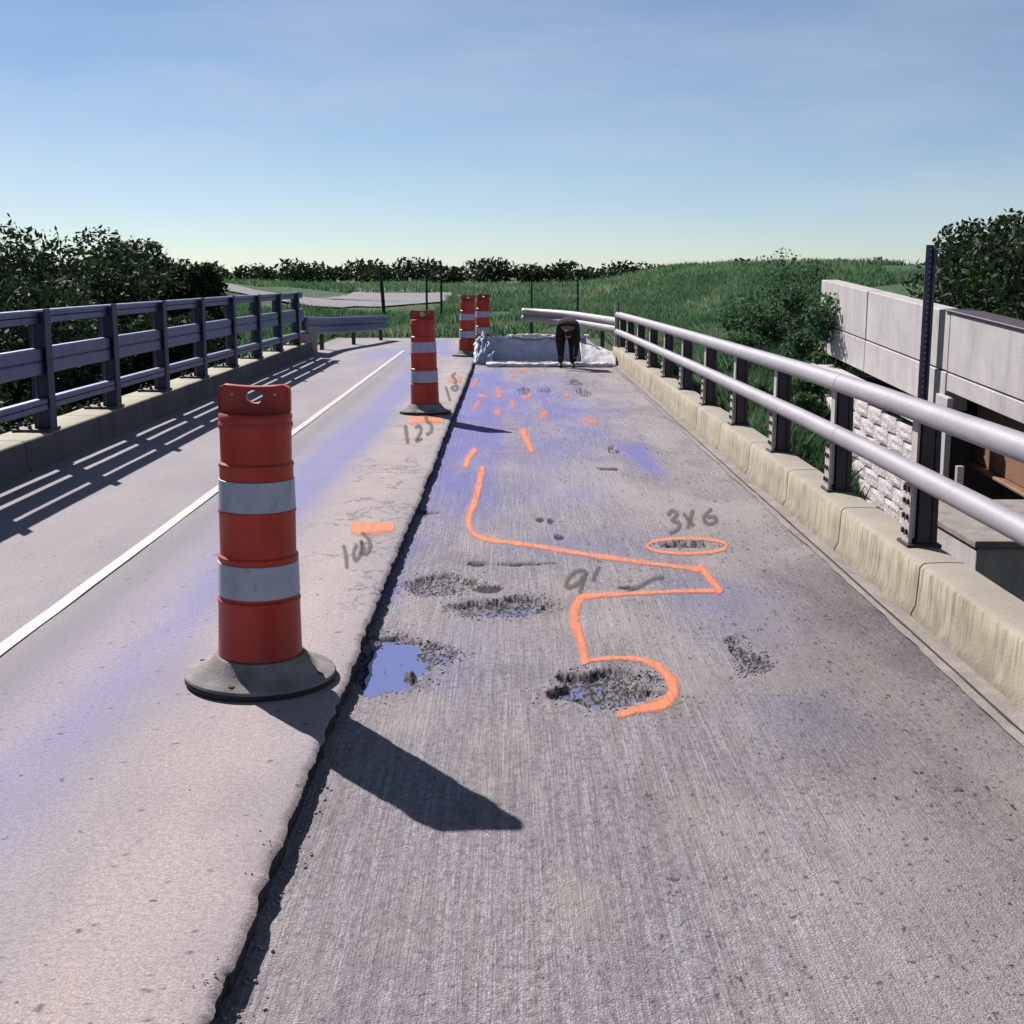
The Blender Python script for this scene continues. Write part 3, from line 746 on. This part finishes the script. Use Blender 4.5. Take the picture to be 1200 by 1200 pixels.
# ------------------------------------------------------------------ traffic drums
def make_drum():
    root = empty('traffic_drum', (0, 0, 0))
    # rubber base ring
    prof = [(.0, .105), (.17, .105), (.185, .098), (.205, .07), (.235, .05), (.275, .04), (.298, .032), (.302, .026)]
    b = MB().lathe([(.30, .022)] + [(.302, .026), (.298, .034), (.275, .042), (.24, .05), (.212, .066), (.19, .095), (.178, .108), (.10, .11)], 64, cap=True).build('rubber_base', M_RUBBER, root, True)
    MB().lathe([(.296, .0), (.302, .004), (.301, .0215)], 64, cap=True).build('base_rim', M_RUBEDGE, b, True)
    hb = MB()
    for a in (-.35, 1.25, 2.8, 4.4): hb.lathe([(.012, .035), (.012, .0475)], 10, .262 * math.cos(a), .262 * math.sin(a))
    tag(hb.build('base_hole', M_RUBEDGE, b), kind='stuff')
    # stepped shell, wider towards the foot
    P = []
    steps = [(1.075, .139), (.880, .142), (.698, .148), (.512, .154), (.338, .160), (.10, .166)]
    r0 = .139
    P.append((.02, 1.072)); P.append((.120, 1.078)); P.append((.134, 1.082)); P.append((.1405, 1.075))
    P.append((.143, 1.062)); P.append((.1395, 1.05)); P.append((.1445, 1.040)); P.append((.1445, 1.026)); P.append((.1385, 1.016))
    for i in range(1, 5):
        z, r = steps[i]
        P.append((r - .0045, z + .012)); P.append((r + .0035, z + .004)); P.append((r + .0045, z - .006)); P.append((r + .001, z - .012))
    P.append((.1665, .112)); P.append((.162, .106))
    body = MB().lathe(P, 72, cap=True).build('body', M_ORANGEPL, root, True)
    for (za, zb) in ((.822, .705), (.492, .362)):
        ra = float(np.interp(-za, [-.88, -.698, -.512, -.338, -.1], [.1425, .149, .155, .161, .1665])) + .0022
        rb = float(np.interp(-zb, [-.88, -.698, -.512, -.338, -.1], [.1425, .149, .155, .161, .1665])) + .0022
        MB().lathe([(ra - .003, za + .001), (ra, za), ((ra + rb) / 2, (za + zb) / 2), (rb, zb), (rb - .003, zb - .001)], 72, cap=False).build('reflective_band', M_REFL, root, True)
    # handle: upright moulded plate with concave top and round hand hole
    W = .138; z0, z1 = 1.07, 1.192
    N = 48; cxh, czh, rx, rz = .0, 1.142, .033, .026
    outer = []
    for k in range(N):
        a = 2 * PI * k / N
        dx, dz = math.cos(a), math.sin(a)
        # ray to rounded plate outline
        best = None
        lo, hi = 0, .4
        for _ in range(26):
            mid = (lo + hi) / 2; x = dx * mid; z = czh + dz * mid
            top = z1 - .010 * math.cos(min(1, abs(x) / W) * PI / 2) ** 1
            rr = .028
            inside = abs(x) < W and z > z0 and z < top
            if inside and abs(x) > W - rr and z > top - rr:
                inside = (abs(x) - (W - rr)) ** 2 + (z - (top - rr)) ** 2 < rr * rr
            lo, hi = (mid, hi) if inside else (lo, mid)
        outer.append((dx * lo, czh + dz * lo))
    inner = [(rx * math.cos(2 * PI * k / N), czh + rz * math.sin(2 * PI * k / N)) for k in range(N)]
    h_ = MB(); bm = h_.bm
    yF, yB = -.030, .030
    def ring(pts, y): return [bm.verts.new((p[0], y, p[1])) for p in pts]
    sh = [(p[0] * .965, czh + (p[1] - czh) * .94) for p in outer]
    ri = [(rx * 1.12 * math.cos(2 * PI * k / N), czh + rz * 1.12 * math.sin(2 * PI * k / N)) for k in range(N)]
    seq = [ring(inner, yF + .01), ring(ri, yF + .006), ring(sh, yF + .006), ring(sh, yF), ring(outer, yF + .003), ring(outer, yB - .003), ring(sh, yB), ring(ri, yB), ring(inner, yB - .004)]
    seq.append(seq[0])
    for p_, q_ in zip(seq[:-1], seq[1:]):
        for k in range(N): bm.faces.new((p_[k], p_[(k + 1) % N], q_[(k + 1) % N], q_[k]))
    hd = h_.build('handle', M_ORANGEPL, root, True)
    for s_ in (-.085, .08):
        MB().tube([(s_, -.0255, 1.152), (s_, -.020, 1.152)], .0055, 10).build('lamp_bolt', M_FLANGE, hd)
    return root
drum = make_drum()
DR = [((-1.008, 4.985, .004), .06, 'nearest and largest orange traffic drum, on its dusty rubber base by the broken overlay edge'),
      ((-.985, 14.94, .004), -.1, 'second orange traffic drum from the camera, beside the seam and the grey 125 mark'),
      ((-.83, 25.3, .0), .2, 'third orange traffic drum, at the left end of the plastic sheeted barrier'),
      ((-.56, 27.2, -.01), .5, 'farthest orange traffic drum, half hidden behind the third one and the plastic sheet')]
for i, (l_, rz, lab) in enumerate(DR):
    o = drum if i == 0 else copy_tree(drum)
    o.location = l_; o.rotation_euler = (math.radians((.6, -.4, .5, 0)[i]), math.radians((.9, -1.0, .6, 0)[i]), rz)
    tag(o, lab, 'traffic drum', 'orange traffic drums along the lane edge')

# ------------------------------------------------------------------ plastic sheeted barrier
bar = tag(empty('sheeted_barrier', (.5, 24.0, ZR)), 'low barrier across the closed lane wrapped in crumpled blue white plastic sheet', 'barrier')
def cloth(name, xs_, prof, mat, amp, seed, parent):
    n = len(xs_); V = []
    pr = []
    for i in range(len(prof) - 1):
        for k in range(8):
            t = k / 8; pr.append((prof[i][0] * (1 - t) + prof[i + 1][0] * t, prof[i][1] * (1 - t) + prof[i + 1][1] * t))
    pr.append(prof[-1])
    for x in xs_:
        e = 1
        for j, (y, z) in enumerate(pr):
            s = j * .11
            a = (fbm(x * 5, s * 3, 4, seed) - .5) * amp; b = (fbm(x * 7 + 9, s * 4, 4, seed + 3) - .5) * amp
            V.append((x + b * .4, y + a, max(z + b, ZR + .008)))
    me = npmesh(name, V, gridfaces(n, len(pr)))
    o = link(name, me, mat, parent, smooth=False); loc(o, parent)
    sm = o.modifiers.new('thickness', 'SOLIDIFY'); sm.thickness = .005
    return o
cloth('sheet_face', np.linspace(-.55, 1.45, 120), [(24.62, .34), (24.55, .40), (24.46, .42), (24.42, .36), (24.36, .15), (24.30, ZR + .02)], M_PLASTIC, .07, 51, bar)
cloth('top_fold', np.linspace(-.05, 1.52, 110), [(24.60, .40), (24.52, .455), (24.44, .45), (24.41, .405)], M_PLWHITE, .09, 55, bar)
cloth('ground_flap', np.linspace(-.42, 1.86, 130), [(24.34, ZR + .06), (24.1, ZR + .03), (23.7, ZR + .05), (23.42, ZR + .085), (23.32, ZR + .06), (23.30, ZR + .012)], M_PLWHITE, .05, 57, bar)
# bunched ends
def bunch(x0, x1, y0, y1, zt0, zt1, seed, mat, rf=1.0):
    n1, n2 = 34, 34; V = []
    for i in range(n1):
        for j in range(n2):
            s, t = i / (n1 - 1), j / (n2 - 1)
            x = x0 + (x1 - x0) * s; y = y0 + (y1 - y0) * t
            hgt = (zt0 * (1 - s) + zt1 * s) * math.sin(PI * min(1, max(0, t)) * .5) ** .7
            V.append((x + (fbm(s * 6, t * 6, 3, seed) - .5) * .1 * rf, y + (fbm(s * 6 + 4, t * 6, 3, seed) - .5) * .1 * rf,
                      ZR + .01 + max(0, hgt * (.8 + .6 * rf * (fbm(s * 7 * rf ** .5, t * 7 * rf ** .5, 4, seed + 1) - .4)))))
    me = npmesh('sheet_bunch', V, gridfaces(n1, n2)); o = link('sheet_bunch', me, mat, bar); loc(o, bar)
    sm = o.modifiers.new('thickness', 'SOLIDIFY'); sm.thickness = .005
bunch(1.32, 1.96, 23.5, 24.55, .50, .24, 71, M_PLWHITE, .35)
bunch(-.66, -.48, 23.9, 24.7, .40, .60, 75, M_PLWHITE)
bunch(-.6, -.3, 23.8, 24.5, .5, .40, 79, M_PLASTIC)
# concrete core so the sheet rests on something
loc(MB().box(-.50, 1.42, 24.47, 24.68, ZR, .33, .02).build('barrier_core', M_GUTTER, bar), bar)

# ------------------------------------------------------------------ person bending over, facing the camera side
def skin(name, nodes, edges, mat, parent, sub=2):
    me = bpy.data.meshes.new(name)
    me.from_pydata([n[0] for n in nodes], edges, [])
    _g = lambda r, k: tuple(q + k for q in r) if isinstance(r, tuple) else r + k
    o = link(name, me, mat, parent)
    sk = o.modifiers.new('skin', 'SKIN')
    for i, n in enumerate(nodes):
        d_ = me.skin_vertices[0].data[i]; r = n[1]
        d_.radius = r if isinstance(r, tuple) else (r, r)
        d_.use_root = (i == 0)
    s2 = o.modifiers.new('sub', 'SUBSURF'); s2.levels = sub; s2.render_levels = sub
    me.shade_smooth() if False else None
    return o
per = tag(empty('person', (1.03, 23.15, ZR)), 'person in dark clothes bending over in front of the plastic sheeted barrier', 'person')
B = [((0, .12, .74), (.13, .11)), ((0, .0, .79), (.14, .11)), ((0, -.16, .80), (.155, .11)), ((0, -.30, .76), (.15, .11)), ((0, -.37, .70), .05), ((0, -.41, .62), .072), ((0, -.42, .55), .06),
     ((-.08, .11, .68), .075), ((-.10, .07, .38), .052), ((-.11, .10, .07), .036), ((-.115, .0, .03), .03),
     ((.08, .11, .68), .075), ((.10, .06, .38), .052), ((.11, .10, .07), .036), ((.115, .0, .03), .03),
     ((-.15, -.29, .74), .055), ((-.17, -.31, .52), .04), ((-.14, -.38, .28), .03), ((-.13, -.39, .20), .026),
     ((.15, -.29, .74), .055), ((.17, -.31, .52), .04), ((.14, -.38, .28), .03), ((.13, -.39, .20), .026)]
E_ = [(0, 1), (1, 2), (2, 3), (3, 4), (4, 5), (5, 6), (0, 7), (7, 8), (8, 9), (9, 10), (0, 11), (11, 12), (12, 13), (13, 14), (3, 15), (15, 16), (16, 17), (17, 18), (3, 19), (19, 20), (20, 21), (21, 22)]
skin('body', B, E_, M_SKIN, per)
for s_ in (-1, 1):
    for k, (dx, ln) in enumerate(((-.018, .055), (-.006, .065), (.006, .06), (.018, .05))):
        x = s_ * .13 + dx
        skin('finger', [((x, -.39, .195), .008), ((x, -.40, .195 - ln * .55), .0075), ((x, -.39, .195 - ln), .006)], [(0, 1), (1, 2)], M_BOOT, per, 1)
    skin('thumb', [((s_ * .13 - s_ * .02, -.395, .205), .009), ((s_ * .13 - s_ * .038, -.405, .18), .007)], [(0, 1)], M_BOOT, per, 1)
g_ = .014
skin('jacket', [(B[i][0], tuple(q + g_ for q in B[i][1])) for i in (0, 1, 2, 3)] + [(B[i][0], B[i][1] + (.022 if i in (15, 16, 19, 20) else .014)) for i in (15, 16, 17, 18, 19, 20, 21, 22)] , [(0, 1), (1, 2), (2, 3), (3, 4), (4, 5), (5, 6), (6, 7), (3, 8), (8, 9), (9, 10), (10, 11)], M_CLOTH, per)
skin('trousers', [((0, .125, .73), (.135, .118)), (B[7][0], .092), (B[8][0], .072), ((-.11, .10, .075), .058), (B[11][0], .092), (B[12][0], .072), ((.11, .10, .075), .058)], [(0, 1), (1, 2), (2, 3), (0, 4), (4, 5), (5, 6)], M_CLOTH2, per)
for s_ in (-1, 1):
    skin('boot', [((s_ * .11, .11, .085), .045), ((s_ * .112, .08, .04), .042), ((s_ * .115, .0, .035), .036), ((s_ * .118, -.06, .03), .03)], [(0, 1), (1, 2), (2, 3)], M_BOOT, per)
skin('hair', [((0, -.40, .69), .076), ((0, -.435, .63), .080), ((0, -.435, .575), .058)], [(0, 1), (1, 2)], M_HAIR, per)

# ------------------------------------------------------------------ neighbouring bridge
G_ = .053; XW = 4.5
nb = tag(empty('neighbouring_bridge', (XW, 13.2, -.5)), 'pale concrete bridge beside the right railing with jointed side panels and a dark underside', 'bridge')
def panel(name, y0, y1, za, zb, x0, x1, mat, jitter=0):
    o = MB(); bm = o.bm
    vs = [bm.verts.new((x, y, z + G_ * y)) for x in (x0, x1) for y in (y0, y1) for z in (za, zb)]
    for f in ((0, 1, 3, 2), (4, 6, 7, 5), (0, 4, 5, 1), (2, 3, 7, 6), (0, 2, 6, 4), (1, 5, 7, 3)): bm.faces.new([vs[k] for k in f])
    bmesh.ops.bevel(bm, geom=bm.edges[:], offset=.008, segments=1, affect='EDGES')
    return loc(o.build(name, mat, nb), nb)
vj = [4.0, 7.0, 10.1, 13.2, 16.3, 18.75]
for k, (a, b) in enumerate(zip(vj[:-1], vj[1:])):
    bot = -.49 if a >= 13 else -.28
    panel('side_panel', a + .012, b - .012, -.09 + .008, .52, XW + .004 * (k % 2), XW + .24, M_PANEL)
    panel('side_panel', a + .012, b - .012, bot, -.09 - .008, XW - .004 * (k % 2), XW + .24, M_PANEL)
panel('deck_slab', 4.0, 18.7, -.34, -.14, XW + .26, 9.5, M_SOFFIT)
panel('parapet_cap', 4.0, 13.35, .5225, .545, XW - .03, XW + .27, M_POST)
panel('pilaster', 12.80, 13.17, -2.2, -.30, XW - .11, XW - .05, M_PANEL)
panel('girder_web', 4.0, 13.1, -.99, -.36, 4.80, 4.85, M_RUST)
panel('girder_flange', 4.0, 13.1, -1.03, -.994, 4.72, 4.93, M_RUST)
for x in (6.2, 7.6):
    panel('girder_web', 4.0, 13.0, -1.15, -.37, x, x + .05, M_RUST)
    panel('girder_flange', 4.0, 13.0, -1.21, -1.155, x - .14, x + .19, M_RUST)
# abutment of split-face blocks
bw = tag(empty('block_wall', (4.3, 15, -3)), 'pale split face block wall under the neighbouring bridge, seen between the right rails', 'wall')
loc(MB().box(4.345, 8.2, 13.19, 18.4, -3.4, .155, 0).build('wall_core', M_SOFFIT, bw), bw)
blk = None
def block_mesh(seed):
    m_ = MB(); m_.box(0, .10, 0, .56, 0, .172)
    bm = m_.bm
    bmesh.ops.subdivide_edges(bm, edges=bm.edges[:], cuts=3, use_grid_fill=True)
    r_ = random.Random(seed)
    for v in bm.verts:
        if v.co.x < .01:
            e_ = v.co.y < .01 or v.co.y > .55 or v.co.z < .01 or v.co.z > .165
            v.co.x += -.004 - (0 if e_ else r_.random() * .016)
    bmesh.ops.recalc_face_normals(bm, faces=bm.faces)
    me = bpy.data.meshes.new('block'); bm.to_mesh(me); bm.free(); me.materials.append(M_BLOCK); return me
bms = [block_mesh(k) for k in range(7)]
for r_ in range(14):
    z = -2.5 + r_ * .185
    for c_ in range(9):
        y = 13.2 + (c_ - (.5 if r_ % 2 else 0)) * .575
        zz = z + G_ * (y - 15) * .9
        if y < 13.1: 
            y = 13.2; sc = .46
        else: sc = 1
        if zz > -.02: continue
        o = bpy.data.objects.new('block', random.choice(bms)); col.objects.link(o); o.parent = bw
        o.location = (4.27 - 4.3, y - 15, zz + 3); o.scale = (1, sc, 1)
m_ = MB(); 
bm = m_.bm
vs = [bm.verts.new((x, y, z + G_ * (y - 15) * .9)) for x in (4.22, 4.50) for y in (13.19, 18.4) for z in (.155, .215)]
for f in ((0, 1, 3, 2), (4, 6, 7, 5), (0, 4, 5, 1), (2, 3, 7, 6), (0, 2, 6, 4), (1, 5, 7, 3)): bm.faces.new([vs[k] for k in f])
loc(m_.build('coping', M_BLOCK, bw), bw)
# pier cap in the gap
pc = tag(empty('pier_cap', (3.9, 9.8, -4.2)), 'short concrete pier cap with a lipped top in the gap beside the right curb', 'pier')
loc(MB().box(3.53, 4.6, 9.45, 11.2, -1.7, -.43, .012).build('cap_block', M_PANEL, pc), pc)
loc(MB().box(3.505, 4.63, 9.42, 11.23, -.426, -.37, .012).build('cap_lip', M_GUTTER, pc), pc)
loc(MB().box(3.8, 4.5, 9.55, 10.1, -4.6, -1.503, .012).build('pier_shaft', M_PANEL, pc), pc)
sp = tag(MB().box(-.03, .03, -.03, .03, 0, 4.3, .006).build('short_post', M_FLANGE), 'slim pale upright post in the dark gap behind the lower right rail', 'post')
sp.location = (3.95, 11.1, -4.35)

# sign post: perforated square tube bolted in front of the side panel
sgn = tag(empty('sign_post', (4.40, 13.62, -.05)), 'tall dark perforated steel sign post against the pale panels of the neighbouring bridge', 'sign post')
m_ = MB()
m_.box(-.036, -.026, -.03, .03, 0, 1.95); m_.box(-.026, .026, .02, .03, 0, 1.95); m_.box(.026, .036, -.03, .03, 0, 1.95)
m_.box(-.062, -.0365, -.03, -.022, 0, 1.95); m_.box(.0365, .050, -.03, -.022, 0, 1.95)
m_.build('channel', M_SIGNP, sgn)
hm = MB()
for k in range(32): hm.tube([(0, .014, .05 + k * .06), (0, .0185, .05 + k * .06)], .009, 8)
hm.build('bolt_hole', M_PLWHITE, sgn)['kind'] = 'stuff'
MB().box(-.075, .075, -.05, .05, -.06, -.002, .004).build('foot_bracket', M_SIGNP, sgn)

# slender poles beyond the end of the bridge
def pole(x, y, h_, r, lab, z=None, cat='pole', lean=0):
    z0 = float(zt(x, y)) if z is None else z
    o = MB().tube([(0, 0, -.1), (lean * .5, 0, h_ / 2), (lean, 0, h_)], [r, r, r * .85], 10).build('pole', M_STAKE, None, True)
    o.location = (x, y, z0); return tag(o, lab, cat)
pole(2.06, 24.45, 1.15, .012, 'thin dark stake at the far end of the right curb', ZR, 'stake')
pole(-2.55, 40, 1.75, .035, 'left of two thin dark poles on the far grass just right of the second drum')
pole(-2.1, 40, 1.75, .035, 'right of two thin dark poles on far grass beside the second drum')
pole(.72, 42, 1.5, .03, 'thin dark pole on the grass behind the left part of the pale guardrail')
pole(2.0, 38, 1.35, .03, 'thin dark pole on the grass behind the right part of the pale guardrail')
pole(-4.05, 42, 1.6, .06, 'leaning dark post on the grass beyond the dark left guardrail', None, 'post', -.12)
m_ = MB().lathe([(.03, -.2), (.03, .95), (.05, .97)], 10); o = m_.build('end_post', M_FLANGE, None, True); o.location = (2.06, 24.98, 0)
tag(o, 'short pale end post where the tube rails meet the curved guardrail', 'post')

# ------------------------------------------------------------------ vegetation
def leaves(name, centers, radii, n, size, mat, parent, seed, droop=.3, flat=1):
    r_ = np.random.default_rng(seed)
    centers = np.array(centers, float); radii = np.array(radii, float)
    k = r_.integers(0, len(centers), n)
    d_ = r_.normal(size=(n, 3)); d_ /= np.linalg.norm(d_, axis=1)[:, None]
    rad = r_.random(n) ** .45
    P = centers[k] + d_ * radii[k] * rad[:, None] * (1 + .05 * r_.normal(size=(n, 1)))
    a = r_.normal(size=(n, 3)); a /= np.linalg.norm(a, axis=1)[:, None]
    b = np.cross(a, r_.normal(size=(n, 3))); b /= np.linalg.norm(b, axis=1)[:, None]
    s = size * (.5 + r_.random(n))[:, None]
    V = np.stack([P - a * s, P + b * s * .45, P + a * s, P - b * s * .45], 1).reshape(-1, 3)
    F_ = np.arange(4 * n).reshape(n, 4)
    rn = np.repeat(np.clip(r_.random(n) * .7 + .3 * r_.random(len(centers))[k], 0, 1), 4)
    me = npmesh(name, V, F_, dict(rnd=rn))
    return link(name, me, mat, parent)
def tree(name, x, y, H_, R_, mat, lab, cat, group, seed, nleaf=5200, size=.11, low=.15):
    z = float(zt(x, y)) - .05
    root = tag(empty(name, (x, y, z)), lab, cat, group)
    r_ = random.Random(seed)
    m_ = MB()
    m_.tube([(0, 0, -.2), (.05, .02, H_ * .3), (.02, -.03, H_ * .6), (.06, 0, H_ * .85)], [.11 * H_ / 4, .085 * H_ / 4, .05 * H_ / 4, .02], 9)
    cs, rs = [], []
    for k in range(15):
        a = r_.random() * 2 * PI; q = R_ * (.25 + .6 * r_.random()); zz = H_ * (low + (.80 - low) * (k + .5) / 15)
        f_ = 1 - .45 * abs(zz / H_ - .5) ** 1.4
        c_ = (q * math.cos(a) * f_, q * math.sin(a) * f_, zz); cs.append(c_); rr = R_ * (.34 + .22 * r_.random()); rs.append((rr, rr, rr * .85))
        if k % 2 == 0: m_.tube([(.03, 0, zz * .72), (c_[0] * .5, c_[1] * .5, zz * .88), c_], [.03 * H_ / 4, .02 * H_ / 4, .008], 6)
    m_.build('trunk', M_BARK, root)
    leaves('crown', cs, rs, nleaf, size, mat, root, seed)
    return root
tl = [  # x, y, height, radius, label
    (-6.6, 11.0, 5.0, 1.7, 'nearest dark leafy tree behind the left railing at the photo edge'),
    (-7.6, 14.2, 5.0, 1.8, 'dark tree behind the left railing, second from the left edge'),
    (-6.3, 16.6, 4.2, 1.5, 'dark tree close behind the left railing, third from the left edge'),
    (-7.6, 19.6, 4.6, 1.8, 'dark tree behind the left railing near the top of the bank'),
    (-6.2, 22.4, 3.0, 1.3, 'small dark tree close behind the far part of the left railing'),
    (-8.6, 24.4, 3.5, 1.8, 'broad dark tree set back behind the far part of the left railing'),
    (-6.7, 27.0, 2.3, 1.1, 'low dark tree just left of the dark curved guardrail'),
    (-8.6, 30.5, 2.5, 1.5, 'dark tree beyond the low one, left of the far bright grass'),
    (-10.2, 18.5, 4.8, 2.0, 'tall dark tree in the second row behind the left railing'),
    (-9.6, 12.0, 5.0, 2.0, 'tall dark tree in the second row nearest the photo edge')]
for i, (x, y, h_, r_, lab) in enumerate(tl):
    tree('dark_tree', x, y, h_ * .84, r_, M_LEAFD, lab, 'tree', 'dark trees behind the left railing', 100 + i, 15000, .062)
# shrubs at the end of the neighbouring bridge and on the right bank
sh = [(4.5, 18.3, 2.6, .60, 'tall dark green shrub against the left end of the pale bridge panels'),
      (4.35, 17.7, 1.5, .42, 'narrow shrub in front of the left edge of the block wall'),
      (3.95, 16.9, 1.35, .40, 'low weedy shrub covering the foot of the block wall'),
      (4.6, 22.5, 1.9, .9, 'dark green shrub on the right bank behind the top rail'),
      (3.7, 21.5, 1.1, .55, 'low round shrub on the right bank between railing and tall shrub'),
      (6.2, 26.5, 1.6, 1.1, 'wide shrub far up the right bank'),
      (3.3, 18.8, .8, .5, 'small weedy shrub just behind the right railing posts'),
      (3.4, 24.2, .65, .5, 'small pale shrub near the far end of the right railing')]
for i, (x, y, h_, r_, lab) in enumerate(sh):
    tree('shrub', x, y, h_, r_, M_LEAF, lab, 'shrub', 'shrubs on the right bank', 200 + i, 7500, .038, .08)
for i, (x, y, h_, r_) in enumerate([(7.9, 17.0, 3.9, 1.7), (8.6, 20.8, 3.0, 1.7), (9.8, 24.6, 2.4, 1.6)]):
    tree('dark_tree', x, y, h_ - .4, r_, M_LEAFD, ('dark tree behind the cap of the neighbouring bridge at the right edge', 'dark tree just left of the one at the right edge, behind the pale panels', 'farthest dark tree behind the neighbouring bridge')[i], 'tree', 'dark trees behind the neighbouring bridge', 300 + i, 14000, .062)
# distant hedgerow
hc, hr = [], []
for k in range(90):
    x = -42 + k * .95 + random.uniform(-.4, .4); y = 78 + random.uniform(-3, 3); q = random.uniform(.6, 1.25)
    hc.append((x, y, 1.1 + q * .45)); hr.append((1.2, 1.2, q * .75))
tag(leaves('hedgerow', hc, hr, 26000, .17, M_LEAFD, None, 401), 'long dark hedgerow far beyond the grass at the horizon', 'hedge', None, 'stuff')
# grass blades on the bank and far verge
def blades(n, xr, yr, hmin, hmax, seed, wd=.012, dens=None):
    r_ = np.random.default_rng(seed)
    x = r_.uniform(*xr, n); y = r_.uniform(*yr, n)
    keep = (fbm(x * 1.2, y * 1.0, 3, seed) > .36) & ~((x < 2.3) & (y < 33) & (x > -4.5)) & ~((x > 4.2) & (y < 19)) & ~((x < -2.4) & (y > 43) & (y < 58))
    x, y = x[keep], y[keep]; n = len(x)
    z = zt(x, y); h_ = r_.uniform(hmin, hmax, n) * (.6 + .8 * fbm(x, y, 2, seed + 1)); a = r_.uniform(0, PI, n)
    wx, wy = np.cos(a) * wd, np.sin(a) * wd; lx, ly = r_.normal(0, .35, n) * h_, r_.normal(0, .35, n) * h_
    V = np.stack([np.stack([x - wx, y - wy, z - .03], -1), np.stack([x + wx, y + wy, z - .03], -1),
                  np.stack([x + lx * .5 + wx * .7, y + ly * .5 + wy * .7, z + h_ * .6], -1), np.stack([x + lx, y + ly, z + h_], -1)], 1).reshape(-1, 3)
    return V, np.arange(4 * n).reshape(n, 4), np.repeat(np.clip(r_.random(n) * .5 + 1.5 * (fbm(x * .7, y * .35, 4, 9) - .35), 0, 1), 4)
parts = [blades(48000, (2.95, 4.25), (15.2, 23.0), .28, .75, 505, .010), blades(90000, (2.35, 6.5), (12.5, 32), .10, .42, 501), blades(110000, (-14, 11), (32.7, 51), .10, .28, 502, .02), blades(50000, (-20, 16), (51.2, 72), .12, .35, 503, .03), blades(14000, (-12, -4.5), (20, 34), .1, .35, 504, .016)]
Vs, Fs, Rs, off = [], [], [], 0
for V, F_, R_ in parts:
    Vs.append(V); Fs.append(F_ + off); Rs.append(R_); off += len(V)
me = npmesh('grass', np.concatenate(Vs), np.concatenate(Fs), dict(rnd=np.concatenate(Rs)))
tag(link('grass', me, M_GRASS), 'rough green grass and weeds on the banks beyond the bridge', 'grass', None, 'stuff')

scene.render.engine = 'CYCLES'
